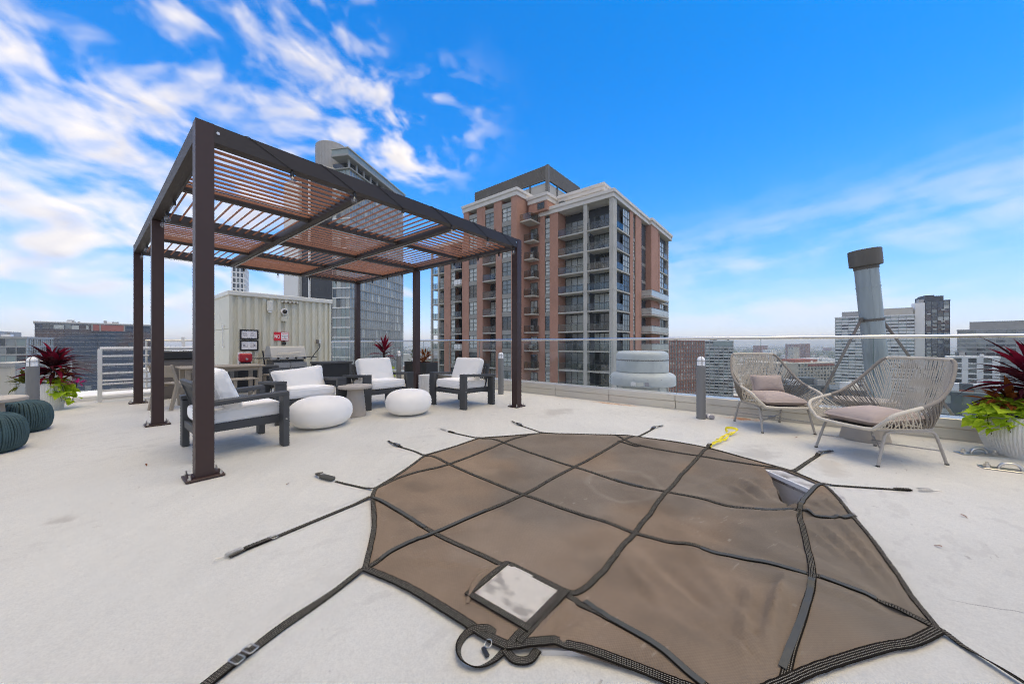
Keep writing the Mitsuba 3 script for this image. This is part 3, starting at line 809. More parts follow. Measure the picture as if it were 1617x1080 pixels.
def dens(path, step=0.05):
    path = np.asarray(path, float)
    o = [path[:1]]
    for a, b in zip(path[:-1], path[1:]):
        k = max(1, int(np.ceil(np.linalg.norm(b - a) / step)))
        o.append(a + (b - a) * (np.arange(1, k + 1) / k)[:, None])
    return np.vstack(o)


def on_cover(path, lift=0.004, step=0.04, smooth=True):
    p = np.asarray(path, float)
    p = smoothpath(np.c_[p, np.zeros(len(p))], max(24, int(len(p) * 10)))[:, :2] if smooth and len(p) > 2 else dens(p, step)
    return np.c_[p, cover_z(p[:, 0], p[:, 1]) + lift]


def ribbon(pts, width, thick=0.003, side=None, twist=None, jag=0.0):
    """a flat strap along the points with uv = (metres along, 0..1 across)"""
    pts = np.asarray(pts, float)
    tan = np.gradient(pts, axis=0); tan /= np.linalg.norm(tan, axis=1, keepdims=True) + 1e-12
    s = np.cross(tan, [0, 0, 1.0]) if side is None else np.broadcast_to(np.asarray(side, float), tan.shape)
    s = s / (np.linalg.norm(s, axis=1, keepdims=True) + 1e-9)
    u = np.cross(s, tan)
    if twist is not None:
        c, q = np.cos(twist)[:, None], np.sin(twist)[:, None]
        s, u = s * c + u * q, u * c - s * q
    w = np.broadcast_to(np.asarray(width, float), (len(pts),))[:, None] / 2
    r = random.Random(len(pts))
    w = w + np.array([[r.uniform(-jag, jag)] for _ in pts])
    L = np.r_[0, np.cumsum(np.linalg.norm(np.diff(pts, axis=0), axis=1))]
    V = np.stack([pts - s * w - u * thick / 2, pts - s * w + u * thick / 2, pts + s * w + u * thick / 2, pts + s * w - u * thick / 2], 1).reshape(-1, 3)
    uv = np.stack([np.repeat(L[:, None], 4, 1), np.tile([0, 0, 1, 1.0], (len(pts), 1))], -1).reshape(-1, 2)
    F = []
    for i in range(len(pts) - 1):
        for j in range(4):
            F.append([i * 4 + j, i * 4 + (j + 1) % 4, (i + 1) * 4 + (j + 1) % 4, (i + 1) * 4 + j])
    F += [[3, 2, 1, 0], [len(V) - 4, len(V) - 3, len(V) - 2, len(V) - 1]]
    return (V, q2t(np.array(F))), uv


t = Thing()
rs = np.random.RandomState(5)
g = 0.022
X, Y = np.meshgrid(np.arange(0.8, 4.3, g), np.arange(-0.5, 2.95, g))
P = np.c_[X.ravel(), Y.ravel()] + rs.uniform(-.003, .003, (X.size, 2))
shape = EDGE_POLY.difference(TEAR).difference(SLIT)
inner = shape.buffer(-0.012)
P = P[contains_xy(inner, P[:, 0], P[:, 1])]
ringpts = [dens(np.array(r.coords), 0.03)[:-1] for r in [shape.exterior, *shape.interiors]]
P = np.vstack([P, *ringpts])
tri = Delaunay(P).simplices
c = P[tri].mean(1)
tri = tri[contains_xy(shape, c[:, 0], c[:, 1])]
a = P[tri]
cr = (a[:, 1, 0] - a[:, 0, 0]) * (a[:, 2, 1] - a[:, 0, 1]) - (a[:, 1, 1] - a[:, 0, 1]) * (a[:, 2, 0] - a[:, 0, 0])
tri[cr < 0] = tri[cr < 0][:, ::-1]
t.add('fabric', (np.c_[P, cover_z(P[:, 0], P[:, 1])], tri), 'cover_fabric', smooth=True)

# torn flap hanging into the basin, and the curled lip of the slit by the white patch
def flap(u, w):
    a = np.array([3.775, .215]) * (1 - u) + np.array([3.05, .045]) * u
    d = np.array([-0.03, -0.085]) * (0.25 + 0.75 * math.sin(u * PI * .9 + .15))
    z0 = cover_z(a[0], a[1])[0]
    ww = w * (1.0 - .35 * math.sin(u * 9 + 1))
    return (a[0] + d[0] * ww * .45, a[1] + d[1] * ww * (.60 + .15 * math.sin(u * 14)), z0 + 0.012 * math.sin(w * 3) - 0.22 * ww ** 1.3 * (0.3 + .7 * math.sin(u * PI * .85 + .2)))


t.add('torn_flap', grid_patch(flap, 26, 12), 'cover_fabric', smooth=True, label='torn flap of brown mesh hanging into the spa')


def lip(u, w):
    a = np.array([1.31, 1.115]) * (1 - u) + np.array([1.02, 1.065]) * u
    return (a[0] - .012 * w, a[1] + 0.026 * math.sin(PI * u) + .028 * w * (.3 + math.sin(u * PI)), cover_z(a[0], a[1])[0] + .002 + .014 * math.sin(w * PI * .8) * (.3 + math.sin(u * PI)))


t.add('torn_lip', grid_patch(lip, 18, 7), 'cover_fabric', smooth=True)

WB = 0.030
STRAPS = [
    ([(0.858, 1.648), (1.22, 1.640), (1.55, 1.632), (2.067, 1.605), (2.813, 1.59), (3.45, 1.56), (3.813, 1.535), (4.16, 1.46)], WB),
    ([(0.96, 0.817), (1.108, 0.80), (1.328, 0.795), (1.392, 0.755), (1.502, 0.738), (1.75, 0.742), (2.056, 0.752), (2.741, 0.768), (3.403, 0.757), (4.2, 0.713)], WB),
    ([(1.412, 0.035), (1.60, 0.010), (1.9, -0.035), (2.177, -0.062), (2.581, -0.045), (2.964, -0.020), (3.25, -0.055), (3.697, -0.17)], WB),
    ([(1.392, 2.502), (1.679, 2.50), (2.10, 2.47), (2.935, 2.515), (3.402, 2.464), (3.614, 2.442)], 0.030),
    ([(1.303, 2.384), (1.285, 1.98), (1.288, 1.63), (1.318, 1.27), (1.326, 1.13), (1.332, 0.80), (1.315, 0.60), (1.30, 0.35), (1.255, 0.180)], WB),
    ([(2.136, 2.872), (2.115, 2.47), (2.105, 1.605), (2.10, 0.752), (2.155, 0.231), (2.177, -0.062), (2.133, -0.351), (2.085, -0.443)], WB),
    ([(2.935, 2.901), (2.935, 2.51), (2.865, 1.61), (2.815, 0.768), (2.88, 0.22), (2.964, -0.020), (2.95, -0.15), (2.99, -0.225), (3.083, -0.29)], WB),
    ([(4.02, 1.70), (3.83, 1.35), (3.825, 0.76), (3.81, 0.27), (3.905, 0.014)], 0.030)]
for path, w in STRAPS:
    m, uv = ribbon(on_cover(path), w)
    t.add('webbing_strap', m, 'webbing', uv=uv)
# grey chafe strips sewn along some straps
for path in ([(0.95, 1.645), (1.22, 1.640), (1.50, 1.633), (1.72, 1.625)], [(1.300, 2.33), (1.288, 2.0), (1.286, 1.72)], [(1.350, .70), (1.315, .57), (1.30, .36), (1.27, .23)], [(2.12, .40), (2.152, .24), (2.177, -.04)], [(2.177, -.09), (2.15, -.27)],
             [(1.50, .035), (1.60, .015), (1.9, -.035), (2.13, -.060)], [(2.88, .22), (2.95, .02)], [(2.972, -.05), (2.952, -.15), (2.99, -.222), (3.07, -.28)], [(3.02, -.021), (3.25, -.055), (3.66, -.16)], [(2.846, 1.2), (2.83, .95)]):
    m, uv = ribbon(on_cover(path, 0.0085), 0.023, 0.003)
    t.add('chafe_strip', m, 'chafe_grey', uv=uv)
# hem: one strap per side of the cover
corner = [0, 1, 3, 7, 12, 16, 21, 22, 26, 28, 30, 32, 34]
ex = EDGE + [EDGE[0]]
for i, j in zip(corner[:-1], corner[1:]):
    p = np.array(ex[i:j + 1])
    c0 = np.array([2.6, 1.2])
    p = p + (c0 - p) / np.linalg.norm(c0 - p, axis=1, keepdims=True) * 0.014
    q = on_cover(p, 0.0045, smooth=len(p) > 2)
    m, uv = ribbon(q, 0.038 if i in (3, 7, 12) else (0.020 if i in (16, 21) else 0.028), 0.004, jag=0.0012)
    t.add('hem', m, 'webbing', uv=uv)
# white vinyl patch with its webbing border
pq = np.array([(1.322, 1.105), (1.332, 0.790), (1.075, 0.795), (1.062, 1.090)])

pz = cover_z(pq[:, 0], pq[:, 1])


def patch(u, w):
    p = (pq[0] * (1 - u) + pq[1] * u) * (1 - w) + (pq[3] * (1 - u) + pq[2] * u) * w
    return (p[0], p[1], (pz[0] * (1 - u) + pz[1] * u) * (1 - w) + (pz[3] * (1 - u) + pz[2] * u) * w + 0.0045 + .0008 * math.sin(5 * u + 3 * w))


t.add('white_patch', grid_patch(patch, 26, 24), 'patch_white', smooth=True, label='dirty white vinyl patch')
for a, b in ((pq[0] + [.01, .008], pq[3] + [-.022, .010]), (pq[3] + [-.010, .02], pq[2] - [.008, .012]), (pq[1] + [.01, -.008], pq[2] - [.07, .008])):
    m, uv = ribbon(np.linspace([*a, cover_z(*a)[0] + .0085], [*b, cover_z(*b)[0] + .0085], 14), 0.030, 0.003, jag=.0005)
    t.add('patch_border', m, 'webbing', uv=uv)
m, uv = ribbon(on_cover([(3.815, 1.56), (3.80, 1.46), (3.775, 1.33), (3.84, 1.32)], 0.007), 0.022, 0.003)
t.add('patch_border', m, 'webbing', uv=uv)

# anchor straps lying out over the deck


def deck_path(pts, z0=0.010):
    p = smoothpath(np.c_[np.asarray(pts, float), np.zeros(len(pts))], 36) if len(pts) > 2 else np.c_[dens(pts, .04), np.zeros(len(dens(pts, .04)))]
    n = len(p)
    p[:, 2] = 0.006 + np.r_[np.linspace(z0, 0, max(2, n // 6)), np.zeros(n - max(2, n // 6))]
    return p


def spring(p, q, r=0.009, turns=12):
    p, q = np.asarray(p, float), np.asarray(q, float)
    d, s, u = frame(q - p)
    k = np.linspace(0, 1, turns * 10)
    coil = p + np.outer(k, q - p) + r * (np.cos(k * turns * 2 * PI)[:, None] * s + np.sin(k * turns * 2 * PI)[:, None] * u)
    return tube(coil, 0.0021, 5)


def buckle(c, ang, w=0.042, l=0.030):
    R = rotz(ang)
    loop = np.array([(-l / 2, -w / 2, 0), (l / 2, -w / 2, 0), (l / 2, w / 2, 0), (-l / 2, w / 2, 0)]) @ R.T + np.asarray(c, float)
    c2 = [loop[i] + (loop[j] - loop[i]) * q for i, j in ((0, 1), (1, 2), (2, 3), (3, 0)) for q in (.10, .35, .65, .90)]
    return tube(np.array(c2), 0.0026, 6, True)


ANCH = [
    ([(1.385, 2.51), (1.336, 2.686), (1.305, 2.80), (1.282, 2.893)], 0.020, 'sleeve'),
    ([(1.300, 2.385), (1.02, 2.360), (0.742, 2.332), (0.545, 2.314)], 0.030, 'spring'),
    ([(0.855, 1.648), (0.623, 1.588), (0.46, 1.548), (0.346, 1.522), (0.20, 1.47)], 0.030, 'buckle'),
    ([(2.136, 2.875), (2.160, 3.08), (2.150, 3.35)], 0.022, 'clip'),
    ([(2.935, 2.90), (2.920, 3.18), (2.916, 3.42)], 0.024, 'short'),
    ([(3.61, 2.445), (3.70, 2.72), (3.755, 2.92)], 0.020, 'clip'),
    ([(4.16, 1.47), (4.45, 1.455), (4.70, 1.45)], 0.024, 'clip'),
    ([(3.905, 0.014), (4.30, -0.085), (4.66, -0.18)], 0.032, 'clip'),
    ([(3.697, -0.17), (3.83, -0.42), (3.97, -0.68)], 0.026, 'short'),
    ([(2.085, -0.443), (1.99, -0.53), (1.80, -0.70), (1.5, -0.95)], 0.022, 'plain')]
for path, w, end in ANCH:
    p = deck_path(path)
    tw = np.zeros(len(p))
    if end in ('buckle', 'plain'):
        tw = 0.9 * np.exp(-((np.linspace(0, 1, len(p)) - .45) / .2) ** 2)
        p[:, 2] += .010 * np.exp(-((np.linspace(0, 1, len(p)) - .45) / .2) ** 2)
    m, uv = ribbon(p, w, 0.003, twist=tw)
    k = t.add('anchor_strap', m, 'webbing', uv=uv)
    e, d = p[-1], (p[-1] - p[-4]) / np.linalg.norm(p[-1] - p[-4])
    ang = math.atan2(d[1], d[0])
    up = np.array([0, 0, 1.0])
    if end == 'spring':
        m2, uv2 = ribbon(np.linspace(e - d * .13 + up * .004, e + d * .0 + up * .006, 8), w + .004, 0.007)
        t.add('doubled_end', m2, 'webbing', uv=uv2, parent=k)
        t.add('buckle', buckle(e - d * .14 + up * .006, ang), 'steel', smooth=True, parent=k)
        s2 = np.cross(d, up)
        m2, uv2 = ribbon(np.linspace(e + up * .004 - s2 * .012, e + d * .075 + up * .004 - s2 * .022, 6), .018, 0.004)
        t.add('tail', m2, 'webbing', uv=uv2, parent=k)
        t.add('spring', spring(e + d * .012 + up * .010 + s2 * .004, e + d * .085 + up * .010 + s2 * .002), 'steel', smooth=True, parent=k)
        t.add('hook', tube(smoothpath([e + d * .088 + up * .010, e + d * .11 + up * .010, e + d * .125 + up * .012 + s2 * .006, e + d * .132 + up * .008, e + d * .122 + up * .008 - s2 * .004], 16), .0026, 6), 'steel', smooth=True, parent=k)
    elif end == 'short':
        s2 = np.cross(d, up)
        m2, uv2 = ribbon(np.linspace(e - d * .10 + up * .004, e + up * .006, 8), w + .006, 0.010)
        t.add('doubled_end', m2, 'webbing', uv=uv2, parent=k)
        t.add('spring', spring(e + d * .045 + up * .012, e + d * .135 + up * .012, .011, 9), 'steel', smooth=True, parent=k)
        t.add('hook', tube([e + d * .135 + up * .010, e + d * .17 + up * .010, e + d * .19 + up * .012 + s2 * .01], .004, 6), 'steel', smooth=True, parent=k)
    elif end == 'clip':
        s2 = np.cross(d, up)
        m2, uv2 = ribbon(smoothpath([e - d * .06 + up * .006, e + d * .05 + up * .022, e + d * .15 + s2 * .02 + up * .010, e + d * .26 + s2 * .05 + up * .008], 20), w, 0.004)
        t.add('tail', m2, 'webbing', uv=uv2, parent=k)
        t.add('clip', xf(bx(-.05, .045, -.016, .016, 0.004, .026, .005), rotz(ang), e + d * .03), 'black_plastic', parent=k)
        t.add('buckle', buckle(e + d * .0 + up * .024, ang, .036, .034), 'steel', smooth=True, parent=k)
    elif end == 'sleeve':
        s2 = np.cross(d, up)
        t.add('sleeve', xf(bx(-.075, .075, -.026, .026, 0.0, .030, .010), rotz(ang), e + d * .10), 'chafe_grey', parent=k)
        m2, uv2 = ribbon(smoothpath([e + d * .16 + up * .012, e + d * .22 + up * .022, e + d * .27 + up * .012 + s2 * .03, e + d * .25 + up * .008 + s2 * .07], 18), .026, 0.004)
        t.add('tail', m2, 'webbing', uv=uv2, parent=k)
    elif end == 'buckle':
        i = int(len(p) * .80)
        m2, uv2 = ribbon(p[i - 4:] + up * .006, w + .008, 0.006)
        t.add('doubled_end', m2, 'webbing', uv=uv2, parent=k)
        for jj in (i - 4, i - 1):
            t.add('buckle', buckle(p[jj] + up * .010, ang, .046, .030), 'steel', smooth=True, parent=k)
# the strap loop and ring at the near pocket
lp = smoothpath([(.990, .862, .010), (.980, .925, .022), (.93, .972, .016), (.868, .962, .010), (.832, .905, .016), (.850, .850, .010), (.90, .822, .010), (.965, .815, .012)], 60)
m, uv = ribbon(lp, .026, .004, twist=.9 * np.sin(np.linspace(0, PI, 60)))
t.add('strap_loop', m, 'webbing', uv=uv)
m, uv = ribbon(smoothpath([(.96, .815, .014), (.955, .765, .010), (.985, .725, .012), (1.03, .72, .020)], 20), .032, .004)
t.add('strap_loop', m, 'webbing', uv=uv)
q = np.linspace(0, 2 * PI, 22)[:-1]
t.add('ring', tube(np.c_[.940 + .013 * np.cos(q), .880 + .013 * np.sin(q), .014 + .006 * np.cos(q)], .0024, 6, True), 'steel', smooth=True)
t.add('ring', tube(np.c_[4.215 + .026 * np.cos(q), .715 + .0 * q, .034 + .026 * np.sin(q)], .004, 6, True), 'steel', smooth=True)
t.add('toggle', xf(bx(-.022, .022, -.008, .008, 0, .011, .004), rotz(1.2), (.912, .868, .004)), 'black_plastic')
m, uv = ribbon(smoothpath([(4.10, .718, .025), (4.19, .713, .052), (4.24, .713, .050), (4.25, .715, .024), (4.19, .716, .016)], 24), .034, .004)
t.add('strap_loop', m, 'webbing', uv=uv)
t.place('spa_cover', 'torn brown mesh safety cover with black webbing grid and slack anchor straps', 'spa cover')

# yellow caution ribbon tied to the cover's ring
t = Thing()
r = random.Random(3)
for k in range(3):
    n = 26
    u = np.linspace(0, 1, n)
    base = np.c_[4.22 + .86 * u, .715 - .125 * u + .018 * np.sin(u * 9 + k * 2) + (k - 1) * .012, .020 + .020 * np.abs(np.sin(u * 13 + k * 1.7))]
    m, uv = ribbon(base[: n if k < 2 else 17], (.026 - .005 * k), .0012, twist=1.5 * np.sin(u[: n if k < 2 else 17] * 11 + k * 2))
    t.add('strand', m, 'caution_yellow')
m, uv = ribbon(smoothpath([(5.05, .60, .02), (5.10, .56, .055), (5.16, .62, .06), (5.13, .69, .05), (5.06, .66, .025)], 20), .030, .0012, twist=np.linspace(0, 2.2, 20))
t.add('knot', m, 'caution_yellow')
t.place('caution_ribbon', 'crumpled yellow plastic ribbon tied to the far edge of the cover', 'ribbon')


# ================================================================ rope lounge chairs: local front faces +x
def rope_chair(seed):
    t = Thing()
    half = [(.36, .275, .335), (.352, .36, .42), (.31, .40, .485), (.19, .413, .525), (.06, .415, .555), (-.06, .412, .595), (-.15, .405, .645), (-.24, .388, .72), (-.33, .355, .82), (-.405, .315, .92), (-.435, .285, .958), (-.455, .245, .972)]
    L = smoothpath(half, 70)
    rim = {1: L, -1: L * [1, -1, 1]}
    for s in (1, -1):
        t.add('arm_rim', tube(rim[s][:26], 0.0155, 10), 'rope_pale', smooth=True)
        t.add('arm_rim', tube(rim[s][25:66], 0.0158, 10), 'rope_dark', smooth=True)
    top = smoothpath([L[-5], L[-1], (-.462, .12, .975), (-.464, 0, .976), (-.462, -.12, .975), L[-1] * [1, -1, 1], L[-5] * [1, -1, 1]], 40)
    t.add('top_rim', tube(top, 0.0155, 10), 'rope_pale', smooth=True)
    t.add('front_rim', tube(smoothpath([L[0], (.378, .20, .328), (.392, 0, .326), (.378, -.20, .328), L[0] * [1, -1, 1]], 30), 0.0165, 10), 'rope_pale', smooth=True)
    seat = smoothpath([(.36, .275, .335), (.05, .285, .325), (-.20, .272, .325), (-.265, .235, .33), (-.285, .12, .332), (-.288, 0, .332)], 40)
    seatR = (seat * [1, -1, 1])[::-1]
    t.add('seat_rim', tube(np.vstack([seat, seatR[1:]]), 0.0125, 8), 'chair_tube', smooth=True)
    t.add('seat_sling', grid_patch(lambda u, w: (.355 - .63 * u, (w - .5) * .53, .325 - .018 * math.sin(PI * w)), 8, 8), 'rope_dark', smooth=True)
    pale, dark = [], []
    R = 0.0044
    sb = smoothpath([(-.255, .245, .33), (-.285, .12, .332), (-.288, 0, .332), (-.285, -.12, .332), (-.255, -.245, .33)], 120)
    tp = top[4:-4]
    ti = lambda q: tp[int(np.clip(q, 0, 1) * (len(tp) - 1))]
    tpd = smoothpath(tp[::4], 200)

    def bow(a, b, k, n=6):
        u = np.linspace(0, 1, n)[:, None]
        m = a * (1 - u) + b * u
        m[:, 0] -= k * np.sin(PI * u[:, 0])
        return m
    N = 31
    for i in range(N):
        q = (i + .5) / N
        a, b = tpd[int(q * 199)], sb[int(q * 119)]
        pale.append(tube(bow(a, b, .022), R, 5))
    for i in range(15):
        q = (i + .5) / 15
        for sh in (.16, -.16):
            q2 = q + sh
            if 0.02 < q2 < .98:
                pale.append(tube(bow(tpd[int(q * 199)], sb[int(q2 * 119)], .050 if sh > 0 else .040), R, 5))
    for s in (1, -1):
        r = rim[s]
        se = seat * [1, s, 1]
        sed = smoothpath(se[:34:3], 200)
        for i in range(30):
            q = (i + .5) / 30
            a = r[int(3 + q * 44)]
            b = sed[int((q ** 1.1) * 199)]
            u = np.linspace(0, 1, 6)[:, None]
            m = a * (1 - u) + b * u
            m[:, 1] += s * .018 * np.sin(PI * u[:, 0])
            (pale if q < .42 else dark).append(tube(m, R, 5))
        for i in range(17):
            q = (i + .5) / 17
            a = r[int(3 + q * 44)]
            b = sed[int(np.clip(q * 1.12 - .16, 0.0, 1) * 199)]
            u = np.linspace(0, 1, 6)[:, None]
            m = a * (1 - u) + b * u
            m[:, 1] += s * .032 * np.sin(PI * u[:, 0])
            (pale if q < .45 else dark).append(tube(m, R, 5))
        for i in range(16):       # cheek ropes between back and side
            q = (i + .5) / 16
            a = r[int(46 + q * 21)]
            c1 = bow(tpd[4 if s > 0 else 195], sb[3 if s > 0 else 116], .022, 30)
            b = c1[int((1 - q) * 27 + 1)]
            u = np.linspace(0, 1, 5)[:, None]
            pale.append(tube(a * (1 - u) + b * u, R, 5))
    t.add('rope_weave', merge(*pale), 'rope_pale', smooth=True, kind='stuff', label='pale rope webbing')
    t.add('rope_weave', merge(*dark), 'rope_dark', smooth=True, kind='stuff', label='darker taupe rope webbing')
    for s in (1, -1):
        path = smoothpath([(.345, s * .30, 0.004), (.275, s * .286, .22), (.245, s * .280, .285), (.19, s * .278, .305), (0, s * .277, .308), (-.19, s * .277, .305), (-.245, s * .280, .285), (-.275, s * .286, .22), (-.345, s * .30, .004)], 60)
        t.add('leg_frame', tube(path, 0.0125, 10), 'chair_tube', smooth=True)
        for e in (path[0], path[-1]):
            t.add('foot_cap', cyl(.015, 0, .012, 12, (e[0], e[1])), 'black_plastic', smooth=40)
    t.add('stretcher', bar((.30, .290, .14), (-.30, -.290, .135), .010, .010), 'chair_tube')
    t.add('stretcher', bar((.30, -.290, .14), (-.30, .290, .128), .010, .010), 'chair_tube')
    t.add('hub', cyl(.035, .115, .150, 20), 'chair_tube', smooth=40)
    t.add('seat_cushion', xf(rbox(.57, .52, .105, .052, .026, 18, .003, seed, .015), roty(math.radians(4)), (.045, 0, .352)), 'taupe_cushion', smooth=True)
    return t


c1 = rope_chair(3)
c1.place('rope_chair', 'woven rope lounge chair holding a taupe pillow, beside the bollard light', 'lounge chair', (5.83, .25, 0), math.radians(-148))
c1.place('rope_chair', 'empty woven rope lounge chair with a taupe seat cushion, nearest the right planter', 'lounge chair', (5.025, -.63, 0), math.radians(133))


def at_chair(p, c=(5.83, .25), ang=-148):
    a = math.radians(ang)
    return (c[0] + p[0] * math.cos(a) - p[1] * math.sin(a), c[1] + p[0] * math.sin(a) + p[1] * math.cos(a), p[2])


m = rbox(.43, .28, .13, .06, .035, 18, .004, 9, .09)
m = xf(m, rotz(PI / 2))
m = xf(m, roty(math.radians(-112)))
m = xf(m, None, (-.115, .04, .585))
m = xf(m, rotz(math.radians(-148)), (5.83, .25, 0))
single('pillow', m, 'taupe_cushion', 'taupe lumbar pillow leaning on the back of the far rope chair', 'pillow', smooth=True)
m = xf(bx(-.045, .045, -.028, .028, 0, .010, .003), rotz(.6), at_chair((-.02, -.10, .468)))
single('white_card', m, 'sign_white', 'small white card on the seat of the far rope chair', 'card')

# ================================================================ planters and plants
def blade(length, width, droop, fold=0.25, n=9, tip=1.0):
    """a lance-shaped leaf growing along +x, arching down, folded along its midrib"""
    u = np.linspace(0, 1, n)
    w = width / 2 * np.sin(np.clip(u * 1.02 + .06, 0, 1) ** 0.75 * PI) ** 0.8
    w[-1] = 0.0005
    a = -droop * u ** 1.5
    x = np.cumsum(np.r_[0, np.cos(a[1:]) * length / (n - 1)])
    z = np.cumsum(np.r_[0, np.sin(a[1:]) * length / (n - 1)])
    V = np.vstack([np.c_[x, w, z + fold * w], np.c_[x, 0 * w, z], np.c_[x, -w, z + fold * w]])
    F = []
    for i in range(n - 1):
        for r in (0, 1):
            F.append([r * n + i, (r + 1) * n + i, (r + 1) * n + i + 1, r * n + i + 1])
    return V, q2t(np.array(F))


def heart(size, cup=0.25, seed=0):
    """a heart-shaped sweet-potato leaf, its stalk end at the origin, pointing along +x"""
    out = np.array([(0.10, 0), (-.06, .20), (-.04, .40), (.12, .50), (.34, .44), (.58, .27), (.80, .11), (1.0, 0)])
    mid = np.array([(.10, 0), (.16, 0), (.24, 0), (.34, 0), (.46, 0), (.62, 0), (.80, 0), (1.0, 0)])
    r = random.Random(seed)
    bend = r.uniform(.2, .6)
    L, M, R = [], [], []
    for (x, y), (mx, _) in zip(out, mid):
        z = lambda q, yy: cup * abs(yy) * .6 - bend * q * q * .5
        L.append((x, y, z(x, y) + r.uniform(-.02, .02))); R.append((x, -y, z(x, y) + r.uniform(-.02, .02))); M.append((mx, 0, z(mx, 0)))
    n = len(out)
    V = np.array(L + M + R) * size
    F = []
    for i in range(n - 1):
        F += [[i, n + i, n + i + 1, i + 1], [n + i, 2 * n + i, 2 * n + i + 1, n + i + 1]]
    return V, q2t(np.array(F))


def pose(p, yaw, pitch, roll=0.0, s=1.0):
    M = np.eye(4)
    M[:3, :3] = rotz(yaw) @ roty(-pitch) @ rotx(roll) * s
    M[:3, 3] = p
    return M


def cordyline(c, n, L, W, seed, name, label, stem=0.16, mats=('leaf_red', 'leaf_maroon'), spread=1.0, hot=0.35):
    r = random.Random(seed)
    t = Thing()
    kinds = [mikit.ply(blade(L * k, W * q, d), m, smooth=True) for k, q, d in ((1.0, 1.0, .5), (.85, .8, .9), (.7, 1.1, .3), (1.05, .6, 1.2)) for m in mats]
    for j in range(3):
        a = j * 2.1 + seed
        t.add('stem', tube(smoothpath([(0, 0, 0), (.02 * math.cos(a), .02 * math.sin(a), stem * .6), (.045 * math.cos(a), .045 * math.sin(a), stem * 1.4)], 8), .009, 7), 'soil', smooth=True)
    for i in range(n):
        q = i / n
        a = i * 2.39996 + r.uniform(-.3, .3)
        pitch = math.radians(82 - 95 * q * spread + r.uniform(-8, 8))
        h = stem * (1.45 - 1.0 * q)
        k = (r.randrange(4)) * 2 + (0 if r.random() < (hot if q > .35 else min(1, hot + .3)) else 1)
        t.add('leaf', kinds[k], None, to=pose((.03 * math.cos(a), .03 * math.sin(a), h), a, pitch, r.uniform(-.5, .5), r.uniform(.75, 1.1) * (1 if q > .2 else .75)))
    return t.place(name, label, 'plant', c)


def vine(c, spots, seed, label, mat='leaf_lime', size=0.06):
    """leaves on trailing stems; spots = list of (direction, reach, drop, how many leaves)"""
    r = random.Random(seed)
    t = Thing()
    kinds = [mikit.ply(heart(size * k, .25, seed + i), mat, smooth=True) for i, k in enumerate((1.0, .85, 1.15, .7))]
    for ang, reach, drop, n in spots:
        st = smoothpath([(.05 * math.cos(ang), .05 * math.sin(ang), 0), (reach * .6 * math.cos(ang), reach * .6 * math.sin(ang), .05), (reach * math.cos(ang), reach * math.sin(ang), -drop * .35), (reach * 1.04 * math.cos(ang + .1), reach * 1.04 * math.sin(ang + .1), -drop)], 24)
        t.add('stem', tube(st, .003, 5), 'leaf_olive', smooth=True)
        for k in range(n):
            p = st[int((k + .5) / n * 23)] + np.array([r.gauss(0, .022), r.gauss(0, .022), r.uniform(0, .03)])
            a = ang + r.uniform(-1.3, 1.3)
            t.add('leaf', kinds[r.randrange(4)], None, to=pose(p, a, r.uniform(-.75, .25), r.uniform(-.5, .5), r.uniform(.8, 1.2)))
    return t.place('trailing_vine', label, 'plant', c)


def bushy(c, rx, rz_, n, seed, label, mat, L=.10, W=.030, name='foliage_plant'):
    r = random.Random(seed)
    t = Thing()
    kinds = [mikit.ply(blade(L * k, W * k, .6, .2, 6), mat, smooth=True) for k in (1.0, .8, 1.2)]
    t.add('stem', tube([(0, 0, -.04), (0, 0, rz_ * .6)], .008, 6), 'soil')
    for i in range(n):
        u, a = r.random() ** .5, r.uniform(0, 2 * PI)
        el = r.uniform(-.15, 1.45)
        p = (rx * u * math.cos(a) * math.cos(el) * .9, rx * u * math.sin(a) * math.cos(el) * .9, rz_ * u * math.sin(el) + .01)
        t.add('leaf', kinds[i % 3], None, to=pose(p, a + r.uniform(-.6, .6), el + r.uniform(-.6, .3), r.uniform(-.6, .6), r.uniform(.7, 1.2)))
    return t.place(name, label, 'plant', c)


def fluted_pot(r0, r1, h, bulge=0.0, n=44):
    t = Thing()
    zs = np.linspace(0, 1, 14)
    a = np.arange(n * 4) * 2 * PI / (n * 4)
    fl = 0.5 - 0.5 * np.abs(np.cos(a * n / 2)) ** 0.5
    V, m = [], len(a)
    for z in zs:
        r = r0 + (r1 - r0) * z + bulge * math.sin(PI * (z * .8 + .1))
        dep = .006 * sstep(.06, .14, z) * (1 - sstep(.93, .98, z))
        V.append(np.c_[(r - dep * fl * 2) * np.cos(a), (r - dep * fl * 2) * np.sin(a), np.full(m, z * h)])
    rt = r0 + (r1 - r0) + bulge * math.sin(PI * .9)
    for rr_, z in ((rt - .022, h), (rt - .03, h - .035)):
        V.append(np.c_[rr_ * np.cos(a), rr_ * np.sin(a), np.full(m, z)])
    k = np.arange(m)
    F = [np.stack([i * m + k, i * m + (k + 1) % m, (i + 1) * m + (k + 1) % m, (i + 1) * m + k], 1) for i in range(len(V) - 1)]
    t.add('body', (np.vstack(V), q2t(np.vstack(F))), 'pot_white', smooth=35)
    t.add('soil', cyl(rt - .026, h - .08, h - .036, 40), 'soil')
    return t


